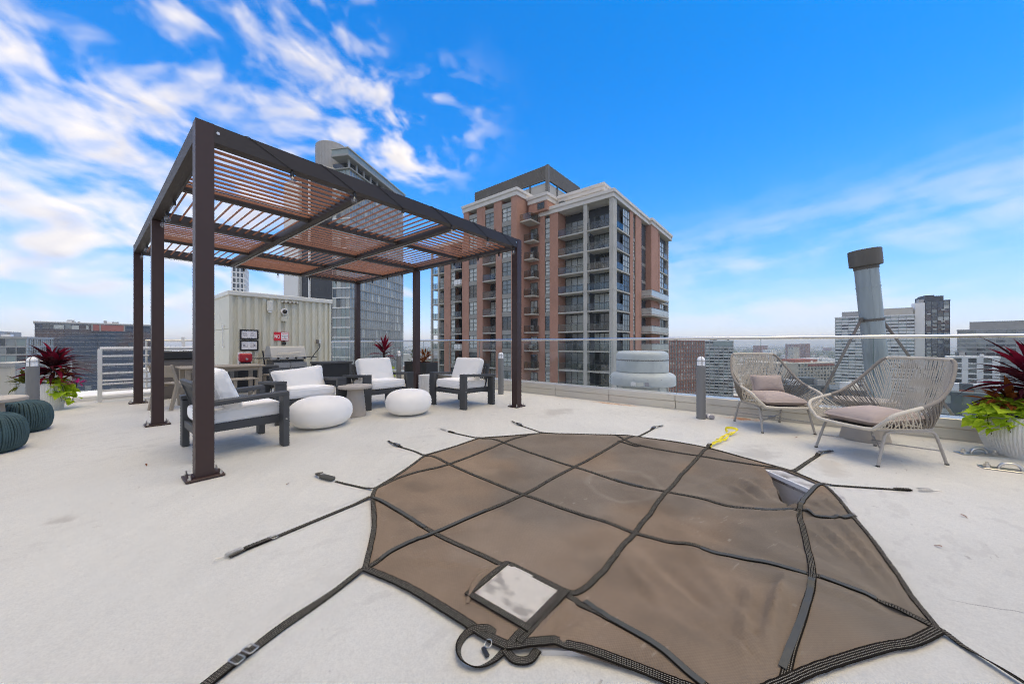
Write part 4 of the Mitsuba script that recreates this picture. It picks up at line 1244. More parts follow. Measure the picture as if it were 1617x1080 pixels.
# left planter
fluted_pot(.165, .205, .455, .01).place('planter', 'tall fluted white planter at the left railing, filled with red and lime foliage', 'planter', (-.41, 9.83, 0))
cordyline((-.35, 9.78, .45), 78, .43, .095, 3, 'cordyline', 'red spiky cordyline in the tall left planter', .30, hot=.30)
vine((-.38, 9.81, .45), [(a, .20 + .05 * math.sin(a * 5), .22 + .16 * math.sin(a * 3 + 1) ** 2, 15) for a in np.linspace(-1.5, .5, 12)], 5, 'lime green vine spilling down the tall left planter', size=.095)
bushy((-.26, 9.72, .47), .17, .18, 60, 8, 'rust brown leafy plant at the rim of the tall left planter', 'leaf_rust', .12, .035)
bushy((-.62, 9.95, .40), .17, .20, 60, 9, 'dark olive leafy plant on the outer side of the tall left planter', 'leaf_olive', .12, .035)
bushy((-.10, 9.60, .42), .09, .06, 14, 10, 'pink flower sprig beside the tall left planter', 'petal_pink', .10, .028, 'flower_sprig')
# right planter
fluted_pot(.27, .30, .40, .075, 84).place('planter', 'round fluted white planter cut off by the right edge', 'planter', (5.95, -1.86, 0))
cordyline((5.93, -1.84, .46), 84, .50, .085, 11, 'cordyline', 'dark maroon cordyline in the round right planter', .30, hot=.06)
vine((5.93, -1.84, .50), [(a, .31 + .10 * math.sin(a * 4), .08 + .20 * abs(math.sin(a * 2.3)), 22) for a in np.linspace(.8, 5.8, 24)] + [(a, .22, -.03, 14) for a in np.linspace(0, 6, 12)], 12, 'bright lime vine heaped over the round right planter', size=.115)
bushy((5.84, -1.66, .50), .15, .12, 70, 14, 'rust brown leafy plant between vine and cordyline in the right planter', 'leaf_rust', .15, .05)
# planters by the far corner of the railing
t = Thing()
for a, b in ((bx(0, 1.0, 0, .03, 0, .62, .004), 0), (bx(0, 1.0, .37, .40, 0, .62, .004), 0), (bx(0, .03, .031, .369, 0, .62, .004), 0), (bx(.97, 1.0, .031, .369, 0, .62, .004), 0)):
    t.add('side_panel', a, 'black_panel')
t.add('soil', bx(.031, .969, .031, .369, .40, .56), 'soil')
t.place('planter_box', 'black rectangular planter box by the far railing with a rust-coloured plant', 'planter', (6.12, 7.62, 0), PI / 2)
bushy((5.95, 7.98, .58), .30, .34, 120, 21, 'rust orange bushy plant in the black planter box', 'leaf_rust', .17, .035)
bushy((5.95, 8.45, .58), .20, .30, 60, 22, 'olive green bushy plant at the far end of the black planter box', 'leaf_olive', .15, .035)
fluted_pot(.15, .20, .48, .01).place('planter', 'fluted planter with a small red cordyline near the far bollard light', 'planter', (5.12, 8.66, 0))
cordyline((5.12, 8.66, .50), 34, .55, .065, 23, 'cordyline', 'thin red cordyline rising behind the creased armchair', .42, hot=.75, spread=.9)
vine((5.12, 8.66, .46), [(a, .20, .30, 14) for a in np.linspace(-3.1, 0.0, 10)], 24, 'lime vine below the thin red cordyline', size=.10)

# ================================================================ equipment container and the grill corner
CX0, CX1, CY, CH = 2.34, 4.86, 11.30, 2.50
t = Thing()
per = (CX1 - CX0) / 14
prof = []
for k in range(14):
    x = CX0 + k * per
    prof += [(x + .0, 0), (x + .40 * per, 0), (x + .52 * per, .045), (x + .88 * per, .045)]
prof += [(CX1, 0)]
prof = np.array(prof)
V = np.vstack([np.c_[prof[:, 0], CY + prof[:, 1], np.full(len(prof), z)] for z in (0.05, CH - .12)])
n = len(prof); k = np.arange(n - 1)
t.add('corrugated_front', (V, q2t(np.stack([k, k + 1, k + 1 + n, k + n], 1))), 'container_paint', label='corrugated pale green front wall')
for j in range(4):
    y0 = CY + .06 + j * 1.0
    t.add('side_panel', bx(CX0, CX0 + .03, y0 + .006, y0 + .994, .05, 1.50, .004), 'container_paint')
    t.add('side_panel', bx(CX0, CX0 + .03, y0 + .006, y0 + .994, 1.512, CH - .12, .004), 'container_paint')
t.add('corner_post', bx(CX0 - .012, CX0 + .05, CY - .012, CY + .055, 0, CH - .12, .005), 'container_paint')
t.add('corner_post', bx(CX1 - .05, CX1 + .012, CY - .012, CY + .055, 0, CH - .12, .005), 'container_paint')
t.add('inner_shell', bx(CX0 + .035, CX1 - .02, CY + .06, CY + 4.1, .03, CH - .125), 'container_paint')
t.add('roof_cap', bx(CX0 - .04, CX1 + .04, CY - .045, CY + 4.2, CH - .118, CH, .012), 'pale_trim')
t.add('hasp', merge(tube([(CX0 - .03, CY + .55, 1.02), (CX0 - .03, CY + .55, 1.62)], .010, 8), bx(CX0 - .035, CX0 - .001, CY + .50, CY + .60, 1.58, 1.62), bx(CX0 - .035, CX0 - .001, CY + .50, CY + .60, 1.02, 1.06)), 'white_paint', kind='stuff')
t.place('equipment_container', 'pale green corrugated metal equipment container behind the grill', 'container')
yw = CY - .003


def framed(x0, x1, z0, z1, label, rows, plates=False):
    t = Thing()
    t.add('frame', merge(bx(x0, x1, yw - .03, yw - .003, z0, z0 + .035), bx(x0, x1, yw - .03, yw - .003, z1 - .035, z1), bx(x0, x0 + .035, yw - .03, yw - .003, z0 + .0351, z1 - .0351), bx(x1 - .035, x1, yw - .03, yw - .003, z0 + .0351, z1 - .0351)), 'black_panel', kind='stuff')
    t.add('sheet', bx(x0 + .034, x1 - .034, yw - .018, yw - .004, z0 + .034, z1 - .034), 'sign_white')
    r = random.Random(4)
    lines = []
    for j in range(rows):
        z = z1 - .085 - j * (z1 - z0 - .15) / rows
        for a, b in (((x0 + .06), (x0 + x1) / 2 - .02), ((x0 + x1) / 2 + .02, x1 - .06)):
            lines.append(bx(a, a + (b - a) * r.uniform(.6, 1), yw - .0195, yw - .0181, z, z + .006))
    if plates:
        for x in (x0 + .09, x1 - .09):
            lines.append(bx(x - .022, x + .022, yw - .0196, yw - .0181, (z0 + z1) / 2 - .03, (z0 + z1) / 2 + .03))
        for j in range(6):
            for x in (x0 + .16, x1 - .17):
                lines.append(bx(x, x + .014, yw - .0197, yw - .0181, z0 + .09 + j * .05, z0 + .105 + j * .05))
    t.add('print', merge(*lines), 'print_grey', kind='stuff')
    return t.place('framed_notice', label, 'notice')


framed(2.55, 2.96, 1.24, 1.50, 'black framed notice with two columns of small print, upper of the pair on the container', 9)
framed(2.55, 2.96, .94, 1.22, 'black framed notice with rows of marks, lower of the pair on the container', 6, True)
t = Thing()
t.add('board', bx(3.3200, 3.6850, yw - .012, yw - .004, 1.21, 1.45), 'sign_red')
t.add('white_half', bx(3.4950, 3.6730, yw - .0145, yw - .0122, 1.222, 1.438), 'sign_white')
m = meshkit.text_mesh('NO', .095, .002, True)
w = m.bounds[1, 0] - m.bounds[0, 0]
m = (np.array(m.vertices) * [min(1, .128 / w), 1, 1] + [-m.bounds[0, 0] * min(1, .128 / w), 0, 0], np.array(m.faces))
t.add('lettering', xf(m, rotx(PI / 2), (3.3350, yw - .0122, 1.285)), 'sign_white', label='white letters NO')
r = random.Random(2)
ln = [bx(3.5150, 3.6550, yw - .0162, yw - .0147, z, z + .012) for z in (1.395, 1.245)]
t.add('red_print', merge(*ln), 'sign_red', kind='stuff')
t.add('print', merge(*[bx(3.5150 + o, 3.5150 + o + .03, yw - .0162, yw - .0147, 1.33, 1.352) for o in (0, .036, .072, .108)], bx(3.5600, 3.6100, yw - .0162, yw - .0147, 1.285, 1.312)), 'print_grey', kind='stuff')
t.place('warning_sign', 'red and white warning sign starting with NO above the grill', 'sign')
t = Thing()
t.add('housing', bx(3.1500, 3.2700, yw - .10, yw - .004, 2.02, 2.30, .012), 'pale_trim')
t.add('lens', cyl(.04, 1.985, 2.018, 16, (3.2100, yw - .055)), 'frosted_lens', smooth=40)
t.place('wall_light', 'small pale box light high on the container wall', 'wall light')
t = Thing()
t.add('base', xf(cyl(.085, 0, .05, 28, b=.01), rotx(PI / 2), (3.5700, yw - .004, 2.04)), 'sign_white', smooth=40)
t.add('dome', lathe([(.066, 0), (.062, .025), (.045, .05), (.02, .064), (1e-4, .066)], 24), 'black_plastic', smooth=True)
k = t.parts[-1]
t.parts[-1] = (k[0], mikit.ply(xf(lathe([(.060, 0), (.056, .025), (.040, .046), (.02, .058), (1e-4, .06)], 24), rotx(PI / 2), (3.5750, yw - .0545, 2.035)), 'black_plastic', smooth=True), None, None, None)
t.place('dome_camera', 'white round dome camera on the container wall', 'camera')
t = Thing()
t.add('box', bx(3.4900, 3.6300, yw - .06, yw - .004, 1.76, 1.90, .006), 'container_paint')
t.add('conduit', tube([(3.5600, yw - .02, 1.90), (3.5600, yw - .02, 1.955)], .012, 8), 'pale_trim', smooth=True)
t.place('junction_box', 'pale square junction box under the dome camera', 'electrical box')
t = Thing()
t.add('box', bx(3.5250, 3.6050, yw - .06, yw - .004, 1.09, 1.175, .005), 'black_plastic')
t.add('bracket', bx(3.5400, 3.5900, yw - .04, yw - .004, 1.176, 1.21), 'black_plastic')
t.place('wall_outlet', 'small black wall box below the red and white sign', 'electrical box')
t = Thing()
t.add('box', bx(4.42, 4.475, yw - .05, yw - .004, 1.13, 1.25, .004), 'taupe_cabinet')
t.add('box', bx(4.49, 4.545, yw - .06, yw - .004, 1.13, 1.25, .004), 'pale_trim')
t.add('cable', tube(smoothpath([(4.515, yw - .04, 1.13), (4.50, yw - .05, 1.0), (4.36, yw - .06, .82), (4.25, yw - .08, .66)], 20), .012, 7), 'black_plastic', smooth=True)
t.place('outlet_pair', 'pair of outlet boxes with a hanging black cable right of the grill', 'electrical box')
t = Thing()
t.add('lamp_bar', bx(3.50, 3.92, yw - .05, yw - .004, CH - .20, CH - .155), 'pale_trim')
for x in (3.56, 3.66, 3.76, 3.86):
    t.add('spot', xf(cyl(.022, 0, .05, 12), rotx(.9), (x, yw - .03, CH - .21)), 'taupe_cabinet', smooth=40)
t.place('spot_bar', 'narrow bar of little spotlights under the container roof edge', 'lamp')

# counters in front of the container: charcoal frames with black panels
def counter(x0, x1, y0, y1, h, label):
    t = Thing()
    for x in (x0, x1 - .07):
        t.add('post', bx(x, x + .07, y0, y0 + .07, 0, h - .05, .004), 'charcoal_frame')
        t.add('post', bx(x, x + .07, y1 - .07, y1, 0, h - .05, .004), 'charcoal_frame')
    t.add('front_panel', bx(x0 + .071, x1 - .071, y0 + .012, y0 + .03, .05, h - .051), 'black_panel')
    t.add('end_panel', bx(x0 + .012, x0 + .03, y0 + .071, y1 - .071, .05, h - .051), 'black_panel')
    t.add('end_panel', bx(x1 - .03, x1 - .012, y0 + .071, y1 - .071, .05, h - .051), 'black_panel')
    t.add('top', bx(x0 - .02, x1 + .02, y0 - .02, y1 + .02, h - .0495, h, .006), 'charcoal_frame')
    t.place('outdoor_counter', label, 'counter')


counter(2.10, 2.95, 9.75, 10.30, .60, 'black-panelled outdoor counter with a red container on it')
counter(3.70, 4.50, 9.20, 9.75, .66, 'black-panelled outdoor counter between two armchairs, right of the grill')
# grill
t = Thing()
gx0, gx1, gy = 2.98, 3.80, 10.62
t.add('cabinet', bx(gx0 + .05, gx1 - .05, gy - .26, gy + .26, .06, .70, .008), 'charcoal_frame')
for k in range(2):
    t.add('door', bx(gx0 + .06 + k * .395, gx0 + .445 + k * .395, gy - .282, gy - .2605, .10, .64, .006), 'grill_steel')
t.add('firebox', bx(gx0, gx1, gy - .29, gy + .28, .705, .80, .012), 'grill_steel')
t.add('control_panel', bx(gx0 + .01, gx1 - .01, gy - .335, gy - .291, .71, .79, .008), 'grill_steel')
for k in range(4):
    x = gx0 + .14 + k * .205
    t.add('knob', xf(cyl(.026, 0, .028, 16), rotx(PI / 2), (x, gy - .3355, .75)), 'black_plastic', smooth=40)
side = dens([(-.285, .802), (-.27, .83), (-.165, 1.045), (-.14, 1.06), (.08, 1.06), (.12, 1.045), (.25, .90), (.27, .802)], .05)
ns = len(side)
V = [np.c_[np.full(ns, x), gy + side[:, 0], side[:, 1]] for x in (gx0 + .005, gx1 - .005)]
k = np.arange(ns - 1)
F = q2t(np.stack([k, k + ns, k + ns + 1, k + 1], 1))
caps = np.array([[0, j + 1, j] for j in range(1, ns - 1)] + [[ns, ns + j, ns + 1 + j] for j in range(1, ns - 1)])
t.add('hood', (np.vstack(V), np.vstack([F, caps])), 'grill_steel', smooth=35)
t.add('hood_handle', tube([(gx0 + .15, gy - .31, .885), (gx1 - .15, gy - .31, .885)], .012, 10), 'steel', smooth=True)
for s, x in ((-1, gx0), (1, gx1)):
    t.add('side_shelf', bx(min(x, x + s * .30) + (.002 if s > 0 else 0), max(x, x + s * .30) - (.002 if s < 0 else 0), gy - .22, gy + .20, .745, .765, .005), 'charcoal_frame')
t.place('gas_grill', 'stainless steel gas grill with closed hood before the container', 'grill')
# small things on and by the counter
t = Thing()
t.add('body', xf(bx(-.12, .12, -.09, .09, .095, .30, .03), None, (2.36, 9.98, .60)), 'red_plastic')
t.add('base', xf(bx(-.10, .10, -.075, .075, 0, .094, .008), None, (2.36, 9.98, .60)), 'black_plastic')
t.add('spout', xf(cyl(.022, 0, .05, 12), rotx(PI / 2), (2.36, 9.888, .60 + .17)), 'grill_steel', smooth=40)
t.place('red_container', 'bright red container with a black base standing on the left counter', 'container')
single('white_sheet', bx(2.50, 2.80, yw - .045, yw - .032, .30, .90, .004), 'sign_white', 'white sheet leaning under the lower framed notice', 'sheet')
t = Thing()
t.add('handle', bar((3.14, yw - .05, .95), (3.20, yw - .20, .30), .045, .03), 'red_plastic')
t.add('head', bx(3.10, 3.34, yw - .26, yw - .16, .22, .30, .01), 'red_plastic')
t.place('red_broom', 'red long-handled brush leaning beside the framed notices', 'brush')
t = Thing()
t.add('handle', bar((3.05, yw - .04, .93), (3.09, yw - .16, .30), .03, .02), 'black_plastic')
t.add('head', bx(3.02, 3.14, yw - .20, yw - .12, .20, .30, .01), 'black_plastic')
t.place('black_scraper', 'short black scraper leaning left of the red brush', 'brush')

# dining table and chairs
t = Thing()
tx0, tx1, ty0, ty1, th = 1.12, 2.42, 8.72, 9.55, .675
for k in range(7):
    y = ty0 + k * (ty1 - ty0) / 7
    t.add('plank', bx(tx0, tx1, y + .003, y + (ty1 - ty0) / 7 - .003, th - .028, th, .004), 'teak_grey')
t.add('apron', merge(bx(tx0 + .06, tx1 - .06, ty0 + .06, ty0 + .085, th - .10, th - .03), bx(tx0 + .06, tx1 - .06, ty1 - .085, ty1 - .06, th - .10, th - .03)), 'teak_grey', kind='stuff')
for x in (tx0 + .05, tx1 - .12):
    for y in (ty0 + .05, ty1 - .12):
        t.add('leg', bx(x, x + .07, y, y + .07, 0, th - .03, .004), 'teak_grey')
t.place('dining_table', 'weathered teak dining table behind the nearest pergola post', 'table')


def dining_chair():
    t = Thing()       # faces +x
    for s in (-1, 1):
        t.add('front_leg', bar((.20, s * .21, 0), (.17, s * .21, .42), .035, .04), 'teak_grey')
        t.add('rear_leg', bar((-.27, s * .21, 0), (-.17, s * .21, .44), .035, .045), 'teak_grey')
        t.add('back_post', bar((-.17, s * .21, .44), (-.27, s * .21, .76), .035, .04), 'teak_grey')
        t.add('seat_rail', bar((-.19, s * .21, .405), (.20, s * .21, .405), .03, .05), 'teak_grey')
    for k in range(5):
        t.add('seat_slat', bx(-.17 + k * .077, -.10 + k * .077, -.225, .225, .432, .446, .003), 'teak_grey')
    t.add('back_board', bar((-.245, -.19, .655), (-.245, .19, .655), .018, .20, up=(-.3, 0, 1)), 'teak_grey')
    return t


dc = dining_chair()
dc.place('dining_chair', 'weathered teak chair with a solid backboard between the two left pergola posts', 'chair', (1.02, 8.42, 0), .55)


def stool():
    t = Thing()
    for a in (-.19, .15):
        for b in (-.17, .13):
            t.add('leg', bx(a, a + .045, b, b + .045, 0, .42, .004), 'teak_grey')
    for k in range(4):
        t.add('slat', bx(-.21 + k * .106, -.11 + k * .106, -.19, .19, .422, .446, .003), 'teak_grey')
    return t


st = stool()
st.place('teak_stool', 'square weathered teak stool in front of the dining table', 'stool', (1.95, 8.42, 0), .1)
st.place('teak_stool', 'square weathered teak stool at the right end of the dining table', 'stool', (2.72, 9.05, 0), .3)
t = Thing()
t.add('body', bx(.86, 1.50, 9.90, 10.22, 0, .80, .008), 'taupe_cabinet')
t.add('door', bx(.90, 1.46, 9.882, 9.8985, .06, .76, .004), 'taupe_cabinet')
t.add('lid', bx(.82, 1.54, 9.85, 10.26, .803, .97, .02), 'black_panel')
t.place('waste_cabinet', 'dark taupe cabinet with a black lid behind the bar railing posts', 'cabinet')
t = Thing()
for dx in (0, .42):
    t.add('rail', bar((1.36 + dx, 13.05, -.1), (1.22 + dx, 12.7, 1.30), .06, .035), 'white_paint')
for k in range(6):
    u = .12 + k * .16
    t.add('rung', bar((1.36 - .14 * u + .03, 13.05 - .35 * u, -.1 + 1.4 * u), (1.78 - .14 * u - .03, 13.05 - .35 * u, -.1 + 1.4 * u), .03, .03), 'white_paint')
t.place('roof_ladder', 'white metal ladder top rising behind the back edge of the terrace', 'ladder')
t = Thing()
for zz in (1.22, .98):
    t.add('rail', tube([(1.0, 13.4, zz), (2.30, 13.4, zz)], .022, 10), 'steel', smooth=True)
for x in (1.02, 2.28):
    t.add('post', tube([(x, 13.4, -.12), (x, 13.4, 1.197)], .022, 10), 'steel', smooth=True)
t.place('pipe_railing', 'two-bar pipe railing far back beside the container', 'railing')

# ================================================================ vent pipe, exhaust fan, deck hardware, can
vt = Thing()
b0, b1 = np.array([8.636, -1.17, -.42]), np.array([8.44, -.93, 2.50])
d = (b1 - b0) / np.linalg.norm(b1 - b0)
_, s_, u_ = frame(d, (0.3, 1, 0))


def on_pipe(prof, n=40):
    v, f = lathe(prof, n)
    return v[:, :1] * s_ + v[:, 1:2] * u_ + v[:, 2:] * d + b0, f


Lp = np.linalg.norm(b1 - b0)
pr = .152
for k in range(3):
    z0, z1 = Lp * k / 3 + (.004 if k else 0), Lp * (k + 1) / 3 - .004
    vt.add('pipe_section', on_pipe([(pr - .003, z0 - .008), (pr - .003, z0), (pr, z0 + .002), (pr, z1), (pr - .003, z1 + .002)]), 'galvanised', smooth=40)
vt.add('seam', merge(*[bar(b0 + s_ * pr * math.cos(q) + u_ * pr * math.sin(q) + d * .1, b0 + s_ * pr * math.cos(q) + u_ * pr * math.sin(q) + d * (Lp - .1), .012, .006, up=s_ * math.cos(q) + u_ * math.sin(q)) for q in (3.6,)]), 'galvanised')
zc = Lp - .05
vt.add('cap', on_pipe([(1e-4, zc + .28), (.205, zc + .275), (.212, zc + .265), (.212, zc + .015), (.205, zc), (.19, zc + .004), (.185, zc + .18), (1e-4, zc + .19)]), 'weathered_cap', smooth=35)
vt.add('bird_screen', on_pipe([(pr + .004, zc - .06), (pr + .008, zc - .05), (pr + .008, zc + .06)]), 'weathered_cap', smooth=40)
zcol = Lp * .668
for q in (.335, .86):
    vt.add('pipe_band', on_pipe([(pr + .001, Lp * q - .014), (pr + .006, Lp * q - .012), (pr + .006, Lp * q + .012), (pr + .001, Lp * q + .014)]), 'galvanised', smooth=35)
vt.add('collar', on_pipe([(pr + .002, zcol - .022), (pr + .010, zcol - .02), (pr + .010, zcol + .02), (pr + .002, zcol + .022)]), 'weathered_cap', smooth=35)
cpt = b0 + d * zcol
for s, e in ((RGT * -1, np.array([7.75, -.08, -.42])), (RGT, np.array([9.53, -2.27, -.42]))):
    p = cpt + s * (pr + .03)
    e = np.array(e)
    br = vt.add('brace', tube([p, e], .021, 10), 'taupe_cabinet', smooth=True)
    vt.add('brace_lug', xf(cb((0, 0, 0), (.07, .05, .07), .008), None, p), 'weathered_cap', parent=br)
vt.place('vent_pipe', 'leaning galvanised vent pipe with a weathered round cap behind the railing', 'vent pipe')
t = Thing()
fx, fy = 7.68, 2.60
t.add('curb_base', lathe([(.50, -.42), (.50, .27), (1e-4, .27)], 40, (fx, fy, 0)), 'fan_grey', smooth=35)
for k in range(12):
    a = k * PI / 6
    t.add('rib', cb((fx + .503 * math.cos(a), fy + .503 * math.sin(a), .02), (.03, .03, .46), .004), 'fan_grey')
t.add('wind_band', lathe([(.60, .235), (.675, .245), (.685, .26), (.685, .37), (.668, .44), (.62, .485), (.54, .515), (1e-4, .52)], 64, (fx, fy, 0)), 'fan_grey', smooth=35)
t.add('motor_cover', lathe([(.525, .522), (.538, .54), (.538, .86), (.526, .91), (.495, .945), (.44, .962), (1e-4, .972)], 64, (fx, fy, 0)), 'fan_grey', smooth=35)
t.add('cover_seam', lathe([(.539, .765), (.544, .77), (.544, .785), (.539, .79)], 64, (fx, fy, 0)), 'bollard_grey', smooth=35)
for k in range(16):
    a = k * PI / 8 + .1
    t.add('rivet', cb((fx + .686 * math.cos(a), fy + .686 * math.sin(a), .40), (.012, .012, .014)), 'print_grey')
ang = math.radians(180 + 14)
for k, (w, mt) in enumerate(((.10, 'sign_white'), (.13, 'pale_trim'), (.08, 'print_grey'))):
    a = ang + (-.16 + k * .19)
    t.add('sticker', xf(cb((.6865, 0, .31), (.003, w, .075)), rotz(a), (fx, fy, 0)), mt)
t.place('exhaust_fan', 'big grey mushroom-shaped roof exhaust fan beyond the glass railing', 'exhaust fan')


def anchor(c, rz, label, group=None):
    t = Thing()
    t.add('flange', bx(-.17, .17, -.055, .055, .002, .012, .003), 'steel')
    for x in (-.13, .13):
        t.add('bolt', merge(cyl(.022, .0125, .034, 6, (x, .0)), cyl(.012, .034, .055, 12, (x, .0))), 'steel')
    q = np.linspace(0, PI, 14)
    t.add('eye', tube(np.c_[.065 * np.cos(q), 0 * q, .012 + .052 * np.sin(q)], .011, 8), 'steel', smooth=True)
    t.place('deck_anchor', label, 'deck anchor', c, rz)


anchor((5.72, -1.44, 0), math.radians(118), 'stainless deck anchor with an eye in front of the right planter')
anchor((5.16, -1.47, 0), math.radians(95), 'stainless deck anchor cut off by the right edge below the planter')
t = Thing()
R = rotx(PI / 2 - .02) 
t.add('body', xf(xf(lathe([(1e-4, 0), (.028, 0), (.033, .008), (.033, .105), (.026, .12), (1e-4, .121)], 24), rotx(PI / 2)), rotz(-.6), (5.93, 1.04, .034)), 'print_grey', smooth=40)
t.add('band', xf(xf(lathe([(.0334, .035), (.0338, .036), (.0338, .075), (.0334, .076)], 24), rotx(PI / 2)), rotz(-.6), (5.93, 1.04, .034)), 'sign_white', smooth=40)
t.place('drink_can', 'crushed drink can lying behind the bollard light', 'can')
r = random.Random(17)
for k, (x, y) in enumerate(((0.35, 4.66), (1.02, 3.12), (3.60, -.83), (2.96, -.62), (5.35, -.02))):
    t = Thing()
    m = xf(blade(.045, .014, r.uniform(.4, 1.2), .4, 6), rotz(r.uniform(0, 6)), (x, y, .012))
    single('dry_leaf', m, 'leaf_rust', ['dry brown leaf scrap on the deck left of the nearest pergola post', 'dry brown leaf scrap on the open deck below the nearest pergola post', 'dry leaf scrap on the deck right of the torn cover corner', 'dry leaf scrap on the deck by the right hem of the cover', 'dry leaf scrap under the far rope chair'][k], 'leaf', smooth=True)

# ================================================================ the city around the terrace
material('brick_red', proc(lambda p, n, uv: mi.Color3f(0.395, 0.215, 0.155) * (0.84 + 0.22 * fbm(p.x * 0.5 + p.y * 0.5, p.z * 0.5, 1.0) + 0.16 * noise(p.x * 9.0 + p.y * 9.0, p.z * 13.0, 0.0))), 0.85)
material('brick_brown', proc(lambda p, n, uv: mi.Color3f(0.25, 0.115, 0.085) * (0.84 + 0.32 * fbm(p.x * 0.3, p.y * 0.3, p.z * 0.3))), 0.85)
material('facade_concrete', tint((0.47, 0.45, 0.40), 0.14, 0.8, 4.0), 0.8)
material('cornice_stone', tint((0.66, 0.62, 0.56), 0.07, 0.8, 4.0), 0.7)
material('spandrel_grey', tint((0.30, 0.295, 0.265), 0.10, 0.8), 0.7)
material('window_frame', (0.085, 0.095, 0.092), 0.5)
material('louvre_grey', tint((0.155, 0.143, 0.122), 0.10, 0.5), 0.6)
material('pane_pale', proc(lambda p, n, uv: mi.Color3f(0.46, 0.48, 0.44) * (0.75 + 0.5 * fbm(p.x * 0.9, p.y * 0.9, p.z * 0.7))), 0.16, metal=0.0)
material('pane_mid', proc(lambda p, n, uv: mi.Color3f(0.20, 0.225, 0.215) * (0.6 + 0.8 * fbm(p.x * 0.9, p.y * 0.9, p.z * 0.7))), 0.10, metal=0.0, spec=0.6)
material('pane_dark', proc(lambda p, n, uv: mi.Color3f(0.055, 0.065, 0.07) * (0.5 + 1.0 * fbm(p.x * 0.9, p.y * 0.9, p.z * 0.7))), 0.06, metal=0.2, spec=0.8)
scene['balcony_glass'] = {'type': 'thindielectric', 'int_ior': 1.5, 'specular_transmittance': rgb(0.60, 0.64, 0.61), 'specular_reflectance': rgb(0.60, 0.60, 0.60)}
material('white_wall', tint((0.76, 0.755, 0.73), 0.06, 0.2), 0.7)
material('beige_wall', tint((0.50, 0.47, 0.40), 0.08, 0.2), 0.8)
material('grey_wall', tint((0.34, 0.34, 0.325), 0.08, 0.2), 0.8)
material('dark_wall', tint((0.045, 0.050, 0.058), 0.10, 0.2), 0.6)
material('slate_wall', tint((0.115, 0.135, 0.145), 0.12, 0.2), 0.8)
material('red_wall', tint((0.36, 0.12, 0.09), 0.12, 0.2), 0.8)
material('teal_glass', tint((0.24, 0.30, 0.29), 0.18, 0.3), 0.12, metal=0.05, spec=0.7)
material('grey_glass', tint((0.25, 0.27, 0.265), 0.22, 0.3), 0.12, metal=0.05, spec=0.7)
material('navy_glass', proc(lambda p, n, uv: mix((0.030, 0.050, 0.078), (0.085, 0.055, 0.048), smoothstep(0.42, 0.62, fbm(p.x * 0.035 + 4.0, p.y * 0.035, p.z * 0.06))) * (0.6 + 0.8 * fbm(p.x * 0.5, p.y * 0.5, p.z * 0.4))), 0.10, metal=0.0, spec=0.6)  # brown patches painted in as reflections on the navy glass
material('grey_drum', tint((0.40, 0.385, 0.36), 0.06, 0.3), 0.6, metal=0.2)
material('roof_gravel', tint((0.40, 0.39, 0.37), 0.2, 0.3), 0.9)
PANES = ['pane_pale', 'pane_mid', 'pane_dark']
WALL_OF = {}


def polar(px, depth):
    """lateral offset and depth, in metres, to a point of the plan"""
    return FWD * depth + RGT * ((px - 808.5) / 549.0 * depth)


class Quads:
    def __init__(s): s.v = []
    def x(s, x, y0, y1, z0, z1): s.v += [(x, y0, z0), (x, y1, z0), (x, y1, z1), (x, y0, z1)]
    def y(s, y, x0, x1, z0, z1): s.v += [(x0, y, z0), (x1, y, z0), (x1, y, z1), (x0, y, z1)]
    def mesh(s): return np.array(s.v, float), q2t(np.arange(len(s.v)).reshape(-1, 4))


# ---------------------------------------------------------------- the brick apartment tower
t = Thing()
FH = 3.03
Z = lambda k: 0.05 + FH * k
XL, XR, YR = 44.4, 47.9, 20.3
KLO = -4
wr = random.Random(31)


def window(ax, fix, a0, a1, z0, z1, nx, nz, weights=(.45, .35, .2)):
    """a window facing -x (ax 'x') or -y (ax 'y'): frame with mullions, panes set back behind it"""
    fr, g = [], .07
    P = lambda lo, hi, zz0, zz1, d0, d1: bx(fix + d0, fix + d1, lo, hi, zz0, zz1) if ax == 'x' else bx(lo, hi, fix + d0, fix + d1, zz0, zz1)
    for i in range(nx + 1):
        a = a0 + (a1 - a0) * i / nx
        a = min(max(a, a0 + g / 2), a1 - g / 2)
        fr.append(P(a - g / 2, a + g / 2, z0, z1, 0, .12))
    for j in range(nz + 1):
        z = z0 + (z1 - z0) * j / nz
        z = min(max(z, z0 + g / 2), z1 - g / 2)
        fr.append(P(a0 + .001, a1 - .001, z - g / 2, z + g / 2, .004, .116))
    k = t.add('window', merge(*fr), 'window_frame')
    q = Quads()
    (q.x if ax == 'x' else q.y)(fix + .07, a0, a1, z0, z1)
    t.add('pane', q.mesh(), wr.choices(PANES, weights)[0], parent=k)


def solid(name, *a, m='brick_red'):
    return t.add(name, bx(*a), m)


